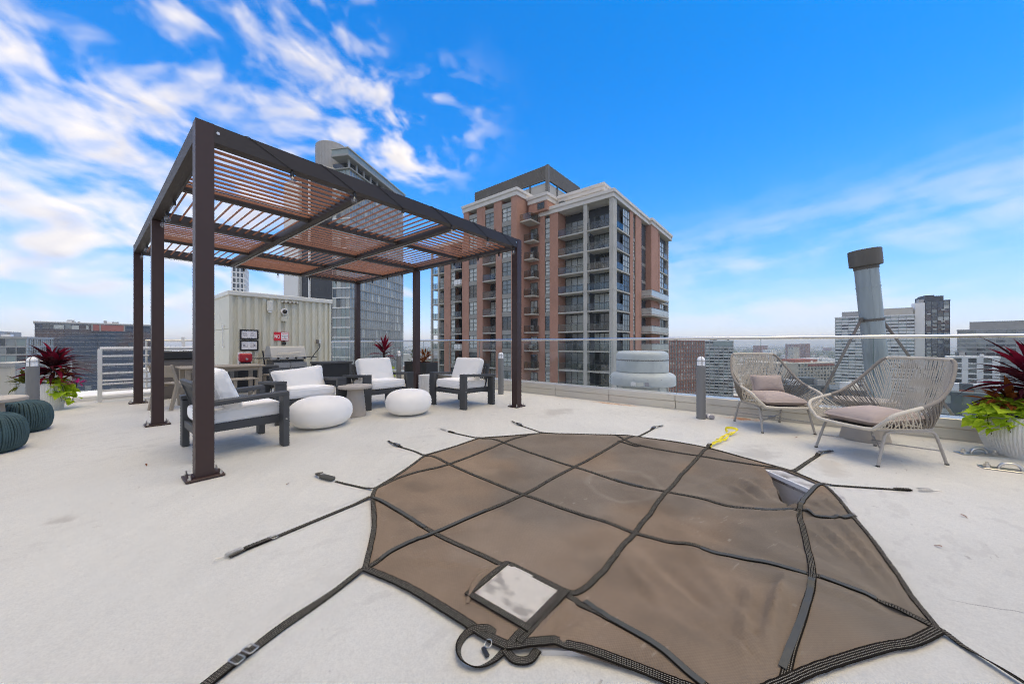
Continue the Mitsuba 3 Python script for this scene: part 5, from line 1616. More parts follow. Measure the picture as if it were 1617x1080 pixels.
def balcony(x0, x1, y0, y1, z, sides, white=False):
    """slab with a glazed balustrade on the given sides ('x' = the -x side, 'y-' and 'y+')"""
    k = t.add('balcony', bx(x0, x1, y0, y1, z - .20, z, .02), 'facade_concrete')
    q = Quads()
    rails = []
    e = .06
    if 'x' in sides:
        q.x(x0 + e, y0 + e, y1 - e, z + .10, z + 1.02); rails.append(bx(x0 + e - .03, x0 + e + .03, y0 + .03, y1 - .03, z + 1.021, z + 1.08))
        n = max(2, int((y1 - y0) / 1.1))
        for i in range(n + 1):
            y = y0 + e + (y1 - y0 - 2 * e) * i / n
            rails.append(bx(x0 + e - .02, x0 + e + .02, y - .02, y + .02, z, z + 1.02))
    for s, y in (('y-', y0 + e), ('y+', y1 - e)):
        if s in sides:
            q.y(y, x0 + e, x1, z + .10, z + 1.02); rails.append(bx(x0 + .03, x1, y - .031, y + .031, z + 1.022, z + 1.081))
            for i in range(3):
                x = x0 + e + (x1 - x0 - e) * i / 2.2
                rails.append(bx(x - .02, x + .02, y - .021, y + .021, z, z + 1.02))
    t.add('balustrade_glass', q.mesh(), 'white_wall' if white else 'balcony_glass', parent=k)
    t.add('rail', merge(*rails), 'window_frame', parent=k, kind='stuff')
    if wr.random() < .45:                                   # a chair or planter on the balcony
        cx, cy = (x0 + x1) / 2 + .1, y0 + (y1 - y0) * wr.uniform(.25, .75)
        t.add('balcony_chair', merge(bx(cx - .25, cx + .25, cy - .25, cy + .25, z + .35, z + .42), bx(cx + .2, cx + .25, cy - .25, cy + .25, z + .42, z + .95), bx(cx - .23, cx - .19, cy - .23, cy - .19, z, z + .35), bx(cx + .19, cx + .23, cy + .19, cy + .23, z, z + .35)), wr.choice(['white_wall', 'dark_wall', 'beige_wall']), parent=k)


kL, kR = 8, 6                                              # top storeys: floors at 24.29 and 18.23
ZTL, ZTR = 25.35, 22.25                                    # underside of the cornices
zb = Z(KLO)
# solid core behind the facades
solid('core', 46.6, 62, 35.3, 47.7, -60, ZTL, m='dark_wall')
solid('core', 50.3, 75.9, 20.8, 35.2, -60, ZTR - .1, m='dark_wall')
solid('core', 46.6, 62, 47.8, 57.4, -60, 20.2, m='dark_wall')
solid('base_wall', XL, 75.8, YR + .2, 57.4, -60, zb - .4)
# left wing, facing -x
for y0, y1, zt in ((35.25, 36.4, ZTL), (38.5, 39.8, ZTL), (42.94, 44.36, ZTL), (46.5, 47.84, ZTL), (51.6, 53.4, 20.2)):
    solid('brick_pier', XL, XL + 2.2, y0, y1, zb - .4, zt)
solid('end_wall', XL + 2.201, XR + .2, 35.25, 35.45, zb - .4, ZTL)
solid('brick_pier', XL + .05, XL + 2.2, 47.86, 48.3, zb - .4, 20.2)
for k in range(KLO, kL + 1):
    z = Z(k)
    for y0, y1, nx in ((36.4, 38.5, 2), (44.36, 46.5, 2)):
        t.add('spandrel', bx(XL + .12, XL + .6, y0 + .001, y1 - .001, z - .42, z + .33), 'spandrel_grey')
        if z + 2.60 < ZTL + .1:
            window('x', XL + .16, y0 + .02, y1 - .02, z + .335, z + 2.605, nx, 3)
    # balcony column, or windows on the two top floors
    if k >= kL - 1:
        t.add('brick_panel', bx(XL + .05, XL + .6, 39.8, 40.3, z - .42, min(z + 2.61, ZTL)), 'brick_red')
        t.add('brick_panel', bx(XL + .05, XL + .6, 42.4, 42.94, z - .42, min(z + 2.61, ZTL)), 'brick_red')
        t.add('spandrel', bx(XL + .12, XL + .6, 40.301, 42.399, z - .42, z + .33), 'spandrel_grey')
        if z + 2.6 < ZTL + .1:
            window('x', XL + .16, 40.31, 42.39, z + .335, z + 2.605, 2, 3)
    else:
        balcony(XL - .05, XL + 2.1, 39.83, 42.91, z, ('x',))
        window('x', XL + 2.02, 39.83, 42.91, z + .02, z + 2.55, 3, 2, (.35, .4, .25))
    # the lower wing further left
    if z < 18:
        t.add('spandrel', bx(XL + .12, XL + .6, 50.32, 51.58, z - .42, z + .33), 'spandrel_grey')
        window('x', XL + .16, 50.32, 51.58, z + .335, z + 2.605, 1, 3)
        balcony(XL - .3, XL + 2.1, 48.32, 50.3, z, ('x', 'y-'), white=wr.random() < .3)
        window('x', XL + 2.02, 48.32, 50.3, z + .02, z + 2.55, 2, 2, (.35, .4, .25))
        balcony(XL + .1, XL + 2.2, 53.42, 57.5, z, ('x', 'y+'))
        window('x', XL + 2.1, 53.5, 57.3, z + .02, z + 2.55, 3, 2, (.3, .4, .3))
for y in (55.2, 57.4):
    t.add('concrete_post', bx(XL + .02, XL + .42, y - .2, y + .2, zb - .4, 20.2), 'facade_concrete')
t.add('concrete_edge', bx(XL, XL + 2.3, 47.86, 57.7, 20.21, 20.9), 'cornice_stone')
# corner recess with balconies
for k in range(KLO, kL):
    z = Z(k)
    if k == kL - 1:
        balcony(45.2, XR, 33.0, 35.2, z, ('x', 'y-'))
    else:
        balcony(46.3, XR - .01, 33.2, 35.2, z, ('x', 'y-'))
    window('x', XR + .02, 33.6, 35.0, z + .02, z + 2.3, 2, 2, (.45, .3, .25))
solid('brick_panel', XR + .15, XR + 1.5, 33.13, 35.24, zb - .4, ZTL - .1)
# right wing, facing -x
for y0, y1 in ((29.56, 31.12), (32.12, 33.13)):
    solid('brick_pier', XR, XR + 2.4, y0, y1, zb - .4, ZTR)
for k in range(KLO, kR + 1):
    z = Z(k)
    t.add('spandrel', bx(XR + .12, XR + .6, 31.121, 32.119, z - .42, z + .20), 'spandrel_grey')
    window('x', XR + .16, 31.13, 32.11, z + .205, z + 2.605 + (1.0 if k == kR else 0), 1, 4, (.55, .3, .15))
    for y0, y1 in ((25.06, 29.55), (20.92, 24.43)):
        balcony(XR - .02, XR + 2.3, y0 + .005, y1 - .005, z, ('x',))
        window('x', XR + 2.32, y0 + .02, y1 - .02, z + .02, z + 2.75, 4, 2, (.40, .42, .18))
    t.add('slab_edge', bx(XR - .01, XR + .5, 24.45, 25.05, z - .16, z - .02), 'facade_concrete')
t.add('concrete_post', bx(XR + .01, XR + .6, 24.44, 25.05, zb - .4, ZTR), 'facade_concrete')
t.add('corner_pillar', bx(XR - .02, XR + 1.3, YR - .02, 20.905, zb - .4, ZTR, .03), 'facade_concrete')
for k in range(KLO, kR + 1):
    t.add('pillar_joint', bx(XR - .05, XR + 1.33, YR - .05, 20.93, Z(k) - .17, Z(k) - .05), 'facade_concrete')
# right face, facing -y
for x0, x1, dy in ((54.5, 55.86, 0), (57.0, 59.7, 0), (59.7, 61.3, .7), (63.35, 67.4, -.5), (69.3, 70.1, 0)):
    solid('brick_pier', x0, x1, YR + dy, YR + 2, zb - .4, ZTR)
t.add('concrete_edge', bx(75.6, 76.1, YR, YR + .5, zb - .4, ZTR), 'facade_concrete')
for k in range(KLO, kR + 1):
    z = Z(k)
    ht = z + 2.85 + (1.0 if k == kR else 0)
    window('y', YR + .06, 51.7, 54.48, z + .02, ht - .2, 3, 3, (.7, .25, .05))
    t.add('slab_edge', bx(49.21, 54.49, YR, YR + .5, z - .2, z), 'facade_concrete')
    for x0, x1, fy in ((55.87, 56.99, .12), (61.31, 63.34, .5), (67.41, 69.29, .15)):
        t.add('spandrel', bx(x0, x1, YR + fy, YR + fy + .5, z - .42, z + .10), 'spandrel_grey')
        window('y', YR + fy + .03, x0 + .01, x1 - .01, z + .105, z + 2.605 + (1 if k == kR else 0), 1, 4, (.55, .3, .15))
    window('y', YR + .10, 70.11, 73.0, z + .02, z + 2.8, 2, 3, (.6, .3, .1))
    kk = t.add('slab_edge', bx(70.1, 75.6, YR - .02, YR + 1.6, z - .2, z), 'facade_concrete')
    q = Quads(); q.y(YR + .06, 73.05, 75.6, z + .1, z + 1.02)
    t.add('balustrade_glass', q.mesh(), 'balcony_glass', parent=kk)
    q = Quads(); q.y(YR + .03, 49.25, 51.68, z + .1, z + 1.02)
    t.add('side_balustrade', q.mesh(), 'balcony_glass')
    if k <= 3:
        kk = t.add('balcony', bx(59.75, 70.0, YR - 1.7, YR + .69, z - .22, z, .02), 'facade_concrete')
        q = Quads(); q.y(YR - 1.62, 59.9, 69.9, z + .08, z + 1.05); q.x(59.85, YR - 1.6, YR + .6, z + .08, z + 1.05)
        t.add('balustrade_glass', q.mesh(), 'pane_pale', parent=kk)
        t.add('rail', bx(59.8, 70.0, YR - 1.66, YR - 1.58, z + 1.051, z + 1.12), 'window_frame', parent=kk)
# cornices, each a plain band under a wider top course
for a in ((XL - .15, XL + 2.4, 35.1, 48.0, ZTL, ZTL + .72), (XL + 2.401, XR + 1.4, 35.09, 35.6, ZTL, ZTL + .72), (XR - .14, XR + 2.6, YR - .16, 33.3, ZTR, ZTR + .62), (XR + 2.601, 63.3, YR - .15, YR + 2, ZTR, ZTR + .62), (63.301, 76.2, YR - .62, YR + 2, ZTR, ZTR + .62),
          (XR - 1.0, XR + 3, 31.0, 34.9, ZTL - 1.0, ZTL - .3)):
    t.add('cornice', bx(*a), 'cornice_stone')
    x0, x1, y0, y1, z0, z1 = a
    t.add('cornice_top', bx(x0 - .18, x1, y0 - .18, y1 + .1, z1 + .001, z1 + .52, .03), 'cornice_stone')
solid('roof_wall', XR - .85, XR + 3, 31.1, 34.8, ZTR + .6, ZTL - 1.01)
window('x', XR - .98, 31.6, 32.9, ZTR + .9, ZTL - 1.2, 2, 3, (0, .3, .7))
t.add('roof', bx(XR + .3, 76, YR + .4, 33.2, ZTR + .2, ZTR + .5), 'roof_gravel')
t.add('roof', bx(XL + .3, 62, 35.4, 47.9, ZTL + .2, ZTL + .5), 'roof_gravel')
# set-back roof storey with its own cornice
solid('roof_wall', 50.2, 62, 22.9, 30.9, ZTR + .9, 24.7, m='facade_concrete')
t.add('cornice', bx(50.0, 62.2, 22.7, 30.95, 24.71, 25.3), 'cornice_stone')
t.add('cornice_top', bx(49.85, 62.35, 22.55, 30.96, 25.301, 25.8, .03), 'cornice_stone')
# louvred plant screen
t.add('plant_wall', bx(51.45, 61.8, 33.95, 51.2, ZTL + .5, 29.62), 'facade_concrete')
t.add('screen_post', bx(50.95, 51.5, 33.45, 34.0, ZTL + .5, 32.45), 'louvre_grey')
for y in (37.5, 41.5, 45.5, 49.0, 51.3):
    t.add('screen_post', bx(51.25, 51.45, y, y + .25, ZTL + .5, 32.3), 'louvre_grey')
for x in (54.5, 58.5, 62.3):
    t.add('screen_post', bx(x, x + .25, 33.75, 33.95, ZTL + .5, 32.3), 'louvre_grey')
sl = []
for j in range(12):
    z = 29.9 + j * .215
    sl += [bx(51.0, 51.22, 34.01, 51.6, z, z + .15), bx(51.51, 62.7, 33.5, 33.72, z, z + .15)]
t.add('screen_louvre', merge(*sl), 'louvre_grey', kind='stuff')
t.add('screen_backing', merge(bx(51.5, 51.52, 34.2, 51.5, 29.95, 32.35), bx(51.6, 62.6, 34.0, 34.02, 29.95, 32.35)), 'dark_wall', kind='stuff')
t.add('roof_vent', merge(bx(49.2, 49.6, 29.4, 29.9, ZTR + 1.1, ZTR + 1.7), cyl(.12, ZTR + .5, ZTR + 1.1, 10, (49.4, 29.65)), bx(49.0, 49.8, 29.2, 30.1, ZTR + 1.71, ZTR + 2.1)), 'window_frame', kind='stuff')
t.place('brick_tower', 'tall red brick apartment tower with a concrete corner of stacked glass balconies', 'apartment tower')


# ---------------------------------------------------------------- a general far building: x goes away from the viewer, y to the left, origin in the middle of its front
def building(name, label, px0, px1, d0, d1, ztop, D, fh, bay, pier, span, panes, wall, frame=None, proud=.3, zlow=-60.0, cat='building', weights=None, extra=None, group=None, shape=None, roof='roof_gravel', parapet=.9, vmax=None):
    A, B = polar(px0, d0), polar(px1, d1)
    dirv = (A - B)[:2]
    W = np.linalg.norm(dirv)
    rz = math.atan2(dirv[1], dirv[0]) - PI / 2
    c = (A + B) / 2
    t = Thing()
    r = random.Random(int(px0) * 7 + int(d0))
    frame = frame or wall
    t.add('body', bx(.06, D, -W / 2 + .06, W / 2 - .06, zlow, ztop - .05), wall)
    nfl = int((ztop - parapet - zlow) / fh)
    if vmax: nfl = min(nfl, vmax)
    q = {m: Quads() for m in set(panes)}
    piers, spans = [], []
    zt = ztop - parapet
    zlo = zt - nfl * fh
    nb = max(1, round((W - pier) / bay)); bw = (W - pier) / nb
    ns = max(1, round((D - pier) / bay)); bs = (D - pier) / ns
    for j in range(nfl):
        z0, z1 = zt - (j + 1) * fh, zt - j * fh
        for i in range(nb):
            y = -W / 2 + pier / 2 + i * bw
            q[r.choices(panes, weights)[0]].x(0.03, y, y + bw, z0, z1)
        for i in range(ns):
            x = pier / 2 + i * bs
            for s in (-1, 1):
                q[r.choices(panes, weights)[0]].y(s * (W / 2 - .03), x, x + bs, z0, z1)
        if span > 0:
            spans.append(bx(-proud * .8, D, -W / 2 - proud * .8, -W / 2 + .05, z0 - span / 2, z0 + span / 2))
            spans.append(bx(-proud * .8, D, W / 2 - .05, W / 2 + proud * .8, z0 - span / 2, z0 + span / 2))
            spans.append(bx(-proud * .8, .05, -W / 2 + .051, W / 2 - .051, z0 - span / 2, z0 + span / 2))
    if pier > 0:
        for i in range(nb + 1):
            y = -W / 2 + pier / 2 + i * bw
            piers.append(bx(-proud, .04, y - pier / 2, y + pier / 2, zlo, zt - .01))
        for i in range(1, ns + 1):
            x = pier / 2 + i * bs
            for s in (-1, 1):
                y0, y1 = sorted((s * (W / 2 - .04), s * (W / 2 + proud)))
                piers.append(bx(x - pier / 2, x + pier / 2, y0, y1, zlo, zt - .01))
    for m, qq in q.items():
        if qq.v:
            t.add('window_panes', qq.mesh(), m, kind='stuff')
    if spans: t.add('floor_bands', merge(*spans), frame, kind='stuff')
    if piers: t.add('piers', merge(*piers), wall, kind='stuff')
    t.add('parapet', merge(bx(-proud - .05, .4, -W / 2 - proud, W / 2 + proud, zt, ztop), bx(.401, D, W / 2 - .4, W / 2 + proud, zt, ztop), bx(.401, D, -W / 2 - proud, -W / 2 + .4, zt, ztop), bx(D - .4, D + .01, -W / 2 + .41, W / 2 - .41, zt, ztop)), frame)
    t.add('roof', bx(.402, D - .401, -W / 2 + .41, W / 2 - .41, zt - .3, zt + .25), roof)
    if extra: extra(t, W, D, ztop, r)
    return t.place(name, label, cat, (c[0], c[1], 0), rz, group)


def units(t, W, D, zt, r, n=6):
    for k in range(n):
        a, b, h = r.uniform(1.2, 4), r.uniform(1.2, 4), r.uniform(.8, 2.6)
        x, y = r.uniform(1, max(1.5, D - 5)), r.uniform(-W / 2 + 1, W / 2 - 5)
        t.add('roof_unit', bx(x, x + a, y, y + b, zt - 1, zt + h), r.choice(['grey_wall', 'white_wall', 'slate_wall']))


# dark glass office on the left
def office_extra(t, W, D, zt, r):
    t.add('roof_edge', bx(-.8, D, -W / 2 - .8, W / 2 + .8, zt + .001, zt + .7), 'cornice_stone')
    t.add('loggia_wall', bx(-.36, .02, -W * .24, W * .05, zt - 5.4, zt - .6), 'red_wall')
    for y in (-W * .24, -W * .02, W * .05):
        t.add('loggia_post', bx(-.8, -.37, y - .4, y + .4, zt - 5.6, zt - .2), 'spandrel_grey')
    for y0, y1 in ((W * .36, W * .28), (W * .22, W * .16), (-W * .0 + W * .10, W * .08)):
        t.add('pale_blind', bx(-.40, -.30, min(y0, y1), max(y0, y1), zt - 4.6, zt - 1.6), 'pane_pale')  # plain pale panels in the top storey
    units(t, W * .6, D, zt + .7, r, 9)


building('dark_office', 'low dark glass office building with a pale roof edge and a terracotta loggia', 55, 238, 250, 297, 16.8, 40, 3.37, 3.2, .06, .20, ['navy_glass', 'navy_glass', 'pane_dark', 'pane_mid'], 'dark_wall', 'grey_wall', .12, cat='office building', weights=(.72, .24, .03, .01), extra=office_extra)
building('teal_block', 'stepped teal glass block at the far left edge', -60, 42, 140, 150, 4.2, 30, 3.4, 2.4, .18, .7, ['teal_glass', 'grey_glass', 'pane_dark'], 'grey_wall', 'grey_wall', .2, weights=(.5, .3, .2), extra=lambda t, W, D, zt, r: (t.add('upper_storey', bx(4, D, W * .1, W / 2, zt, zt + 2.4), 'grey_wall'), units(t, W, D, zt, r, 5)))
building('concrete_block', 'plain pale concrete block behind the left glass railing', -40, 24, 70, 72, -2.8, 14, 8, 3.6, .5, .4, ['beige_wall'], 'beige_wall', 'grey_wall', .1)
building('slab_tower', 'slim pale tower with dark window slots showing under the pergola roof', 366, 386, 200, 203, 46.5, 16, 3.1, 2.0, .55, .7, ['pane_dark', 'pane_dark', 'pane_mid'], 'white_wall', 'white_wall', .35, vmax=26, weights=(.7, .2, .1))
building('pale_midrise', 'pale low apartment block with small dark windows far behind the ladder', 262, 352, 160, 172, -2.3, 24, 3.3, 3.4, 1.5, 1.5, ['pane_dark', 'pane_dark', 'pane_mid'], 'white_wall', 'white_wall', .3, vmax=12, weights=(.6, .3, .1), extra=lambda t, W, D, zt, r: units(t, W, D, zt, r, 9))

# ---------------------------------------------------------------- rotated glass tower with the drum on top
t = Thing()
gr = random.Random(9)
LR, WL, ZT, fh = 34.0, 23.0, 57.6, 3.2
nfl = 24
z0t = ZT - nfl * fh
t.add('core', bx(.4, LR - .2, .4, WL - .4, -60, ZT - .2), 'dark_wall')
t.add('lower_body', bx(.0, LR, .0, WL, -60, z0t - .35), 'grey_glass')
qs = {m: Quads() for m in ('grey_glass', 'pane_pale', 'pane_mid', 'teal_glass', 'pane_dark')}
nb = 26
for j in range(nfl):
    za, zb_ = z0t + j * fh, z0t + (j + 1) * fh
    for i in range(nb):
        qs[gr.choices(['grey_glass', 'pane_pale', 'pane_mid'], (.80, .08, .12))[0]].y(0.0, LR * i / nb, LR * (i + 1) / nb, za, zb_)
    for y0, y1 in ((0, 1.4), (1.4, 3.1), (3.1, 4.8), (4.8, 6.2)):
        qs[gr.choices(['teal_glass', 'grey_glass', 'pane_dark', 'pane_pale'], (.45, .3, .17, .08))[0]].x(0.0, y0, y1, za, zb_)
    for y0, y1 in ((6.2, 8.2), (8.2, 10.2), (10.2, 12.4), (12.4, 14.8)):
        xx = 2.2
        qs[gr.choices(['teal_glass', 'grey_glass', 'pane_dark'], (.3, .2, .5))[0]].x(xx, y0, y1, za, zb_)
    t.add('floor_band', bx(-.22, -.001, -.2, 6.2, za - .17, za + .17), 'white_wall')
    t.add('floor_band', bx(.0, LR, -.2, -.001, za - .20, za + .20), 'spandrel_grey')
    t.add('floor_band', merge(bx(1.7, 2.19, 6.21, 14.8, za - .16, za + .16)), 'white_wall')
for m, qq in qs.items():
    t.add('glass_panels', qq.mesh(), m, kind='stuff')
for i in range(nb + 1):
    x = LR * i / nb
    t.add('mullion', bx(max(0, x - .05), x + .05, -.13, -.0005, z0t, ZT - .3), 'facade_concrete')
for y in (.06, 1.4, 3.1, 4.8, 6.15):
    t.add('mullion', bx(-.14, -.0005, y - .05, y + .05, z0t, ZT - .3), 'grey_wall')
t.add('return_wall', bx(.0, 2.2, 6.16, 6.4, z0t, ZT - .3), 'grey_glass')
t.add('white_fin', bx(-.1, 2.2, 14.81, 15.4, -60, ZT - 1), 'white_wall')
t.add('dark_strip', bx(.5, 2.3, 15.41, 18.2, -60, ZT - 1), 'dark_wall')
t.add('grey_pier', bx(.2, 2.4, 18.21, 19.0, -60, ZT - 1.5), 'grey_wall')
t.add('end_wall', bx(-.4, LR, 19.01, 24.6, -60, ZT - 2.5), 'white_wall')
# crown: set-back storey, broad flat roof slab, drum
t.add('crown_glass', bx(2.5, LR - 1, 2.0, 14, ZT, ZT + 3.4), 'pane_dark')
for i in range(9):
    t.add('crown_column', cyl(.35, ZT, ZT + 3.4, 12, (.9 + i * 3.9, .9)), 'grey_wall', smooth=40)
t.add('terrace_slab', bx(-.6, LR + .4, -.6, 15, ZT - .25, ZT + .15), 'spandrel_grey')
t.add('roof_slab', bx(-1.6, LR + 1.0, -.6, 5.6, ZT + 3.41, ZT + 4.0), 'grey_wall')
t.add('roof_glass', bx(-1.4, LR + .8, -.4, 5.4, ZT + 4.01, ZT + 5.7), 'teal_glass')
for i in range(26):
    t.add('roof_mullion', bx(-1.3 + i * 1.42, -1.18 + i * 1.42, -.48, -.41, ZT + 4.01, ZT + 5.7), 'grey_wall')
t.add('roof_cap', bx(-1.7, LR + 1.1, -.7, 5.7, ZT + 5.71, ZT + 6.1), 'facade_concrete')
t.add('drum', lathe([(4.9, ZT + 2.2), (5.0, ZT + 2.4), (5.0, ZT + 11.0), (4.85, ZT + 11.15), (1e-4, ZT + 11.2)], 56, (6.2, 11.4, 0)), 'grey_drum', smooth=40)
for i in range(28):
    a = i * 2 * PI / 28
    t.add('drum_rib', xf(bx(5.0, 5.09, -.07, .07, ZT + 3.2, ZT + 10.9), rotz(a), (6.2, 11.4, 0)), 'grey_drum')
t.add('drum_ring', lathe([(4.6, ZT + .9), (5.5, ZT + 1.0), (5.6, ZT + 1.2), (5.6, ZT + 1.8), (5.3, ZT + 2.1), (4.9, ZT + 2.19)], 56, (6.2, 11.4, 0)), 'facade_concrete', smooth=40)
c = polar(552, 112)
t.place('glass_tower', 'tall curtain-wall glass tower with a round drum and flat slab on its roof', 'tower', (c[0], c[1], 0), YAW - math.radians(11.5))

# ---------------------------------------------------------------- buildings to the right of the brick tower
building('brick_block', 'brown brick apartment block with grey window columns just right of the brick tower', 1056, 1112, 262, 285, 3.9, 30, 3.0, 3.3, 1.5, .7, ['grey_glass', 'pane_mid', 'pane_pale'], 'brick_brown', 'brick_brown', .35, vmax=16, weights=(.4, .4, .2), extra=lambda t, W, D, zt, r: (t.add('stair_tower', bx(10, 16, W / 2 - 6, W / 2 - 1.0, zt - 1, zt + 11), 'brick_red'), units(t, W, D, zt, r, 3)))
building('balcony_block', 'pale gridded apartment block with dark loggias and a teal top storey', 1113, 1158, 333, 322, 4.5, 24, 2.95, 3.9, .55, .75, ['pane_dark', 'pane_mid', 'teal_glass', 'grey_glass'], 'grey_wall', 'white_wall', .5, vmax=18, weights=(.5, .2, .2, .1), extra=lambda t, W, D, zt, r: (t.add('top_glass', bx(-.62, -.55, -W / 2 + 1, W * .2, zt - 5.5, zt - .8), 'teal_glass'), units(t, W, D, zt, r, 3)))
building('white_tower', 'wide white banded apartment tower behind the leaning vent pipe', 1319, 1444, 304, 271, 24.3, 26, 2.65, 4.2, .18, 1.05, ['teal_glass', 'pane_pale', 'pane_dark', 'pane_mid'], 'grey_wall', 'white_wall', .4, vmax=24, weights=(.35, .3, .2, .15), extra=lambda t, W, D, zt, r: (t.add('roof_house', bx(3, D - 2, W * .12, W / 2 - 4, zt - .5, zt + 4.4), 'grey_wall'), t.add('roof_house', bx(3, D - 2, -W / 2 + .5, -W * .12, zt - .5, zt + 5.6), 'beige_wall'), t.add('lift_tower', bx(6, D - 3, -W * .11, W * .02, zt - .5, zt + 7.4), 'white_wall'), t.add('core_strip', bx(-.52, -.41, -W * .10, -W * .06, -60, zt), 'grey_wall')))
building('dark_tower', 'dark slender residential tower with rows of white balcony edges', 1461, 1500, 275, 268, 35.2, 24, 3.0, 2.8, .30, .22, ['pane_dark', 'navy_glass', 'pane_pale', 'pane_mid'], 'dark_wall', 'dark_wall', .25, vmax=26, weights=(.35, .33, .14, .18), extra=lambda t, W, D, zt, r: (t.add('crown', bx(2, D - 3, -W * .30, W * .46, zt - .5, zt + 3.6), 'dark_wall'), t.add('crown_top', bx(5, D - 6, W * .0, W * .42, zt + 3.601, zt + 4.6), 'dark_wall'), t.add('white_flank', bx(-.5, 7, W / 2 + .3, W / 2 + 5.5, -60, zt - 1.5), 'white_wall'), t.add('flank_top', bx(1, 6, W / 2 + .3, W / 2 + 3, zt - 1.49, zt + 1.2), 'grey_wall'),
         [t.add('balcony_edge', bx(-.62, -.30, y - 1.0, y + 1.0, zt - 3.0 * j - 2.0, zt - 3.0 * j - 1.1), 'pane_pale') for j in range(2, 22) for y in (-W * .22, W * .12, W * .36) if r.random() < .55]))
building('grey_tower', 'grey banded office tower with a concrete roof house at the right edge', 1512, 1640, 258, 231, 11.6, 30, 3.05, 4.0, .25, 1.15, ['grey_glass', 'pane_mid', 'pane_dark'], 'grey_wall', 'grey_wall', .35, vmax=18, weights=(.5, .3, .2), extra=lambda t, W, D, zt, r: t.add('roof_house', bx(4, D - 3, -W * .36, W * .34, zt - .5, zt + 5.6), 'spandrel_grey'))
building('white_midrise', 'white mid-rise of stacked window columns below the grey tower', 1496, 1578, 209, 195, -6.3, 20, 3.0, 4.6, 2.3, .8, ['pane_dark', 'pane_mid', 'grey_glass'], 'white_wall', 'white_wall', .5, vmax=12, weights=(.5, .3, .2), extra=lambda t, W, D, zt, r: units(t, W, D, zt, r, 4))
building('slate_block', 'dark slate low building with a brownish roof behind the rope chair', 1470, 1590, 107, 96.5, -13.2, 26, 3.3, 3.6, 2.0, 1.6, ['pane_pale', 'pane_mid', 'pane_dark'], 'slate_wall', 'slate_wall', .25, vmax=7, weights=(.3, .3, .4), extra=lambda t, W, D, zt, r: (t.add('red_roof', bx(5, D - 1, -W * .1, W * .4, zt - .4, zt + .35), 'red_wall'), units(t, W, D, zt, r, 7)))
building('blue_grey_block', 'blue-grey low building with a white roof beside the vent pipe brace', 1312, 1372, 118, 112, -14.2, 18, 3.3, 3.4, 1.9, 1.5, ['pane_dark', 'pane_pale', 'pane_mid'], 'slate_wall', 'slate_wall', .25, vmax=7, weights=(.4, .3, .3), roof='white_wall', extra=lambda t, W, D, zt, r: (t.add('pitched_cap', (np.array([(2, -W * .4, zt), (D - 2, -W * .4, zt), (D - 2, W * .2, zt), (2, W * .2, zt), (4, -W * .1, zt + 2.2), (D - 4, -W * .1, zt + 2.2)], float), np.array([(0, 1, 5), (0, 5, 4), (3, 5, 2), (3, 4, 5), (0, 4, 3), (1, 2, 5)])), 'beige_wall'), units(t, W, D, zt, r, 4)))
building('grey_terrace_block', 'long slate-grey building with white roof terraces below the beige block', 1235, 1322, 170, 168, -19.0, 16, 3.3, 4.0, 2.2, 1.6, ['pane_dark', 'pane_mid'], 'slate_wall', 'slate_wall', .25, vmax=7, roof='white_wall', extra=lambda t, W, D, zt, r: (t.add('roof_house', bx(4, 12, -W * .3, W * .05, zt - .3, zt + 3.2), 'slate_wall'), units(t, W, D, zt, r, 6)))
building('beige_block', 'long beige block with a red stripe under its roof in the middle distance', 1236, 1330, 330, 350, -17.5, 40, 3.3, 4.2, 1.4, 1.2, ['pane_dark', 'pane_mid', 'beige_wall'], 'beige_wall', 'beige_wall', .4, vmax=9, weights=(.4, .35, .25), extra=lambda t, W, D, zt, r: (t.add('red_stripe', bx(-.6, -.45, -W * .35, W * .1, zt - 3.0, zt - 1.0), 'red_wall'), t.add('red_roof_house', bx(12, 26, -W * .3, W * .1, zt - .4, zt + 2.8), 'red_wall'), t.add('blank_end', bx(-.7, -.46, W * .26, W / 2 + .5, -60, zt + .5), 'beige_wall'), units(t, W, D, zt, r, 8)))
building('stone_tower', 'beige stone tower standing alone near the horizon', 1253, 1262, 720, 722, -5.5, 12, 4, 4, 2.4, 2.0, ['pane_mid', 'beige_wall'], 'beige_wall', 'beige_wall', .4, vmax=10, extra=lambda t, W, D, zt, r: t.add('podium', bx(-8, D + 10, -20, 28, -60, zt - 26), 'beige_wall'))
for k, (a, b, d, z, lab, m) in enumerate(((1251, 1264, 1050, 0.5, 'brown housing tower near the horizon, left of a pair', 'brick_brown'), (1272, 1279, 1100, 1.5, 'brown housing tower near the horizon, right of a pair', 'brick_brown'), (1197, 1212, 1300, -5.0, 'low brown block near the horizon above the far rope chair', 'brick_brown'), (1216, 1226, 900, -14.0, 'small pale warehouse near the horizon above the far rope chair', 'white_wall'))):
    building('distant_block', lab, a, b, d, d, z, 26, 3.4, 5, 2.6, 1.9, ['pane_mid', m], m, m, .4, vmax=14)
building('long_warehouse', 'long white-roofed warehouse left of the white banded tower', 1279, 1322, 610, 600, -24.5, 30, 6, 9, 5, 3, ['grey_wall', 'white_wall'], 'white_wall', 'white_wall', .4, vmax=2, roof='white_wall')
building('garden_block', 'low grey-green roofed block seen below the far railing between two pergola posts', 655, 690, 95, 99, -8.6, 16, 3.2, 3.2, 1.6, 1.4, ['pane_mid', 'pane_dark'], 'grey_wall', 'grey_wall', .3, vmax=6, extra=lambda t, W, D, zt, r: units(t, W, D, zt, r, 4))

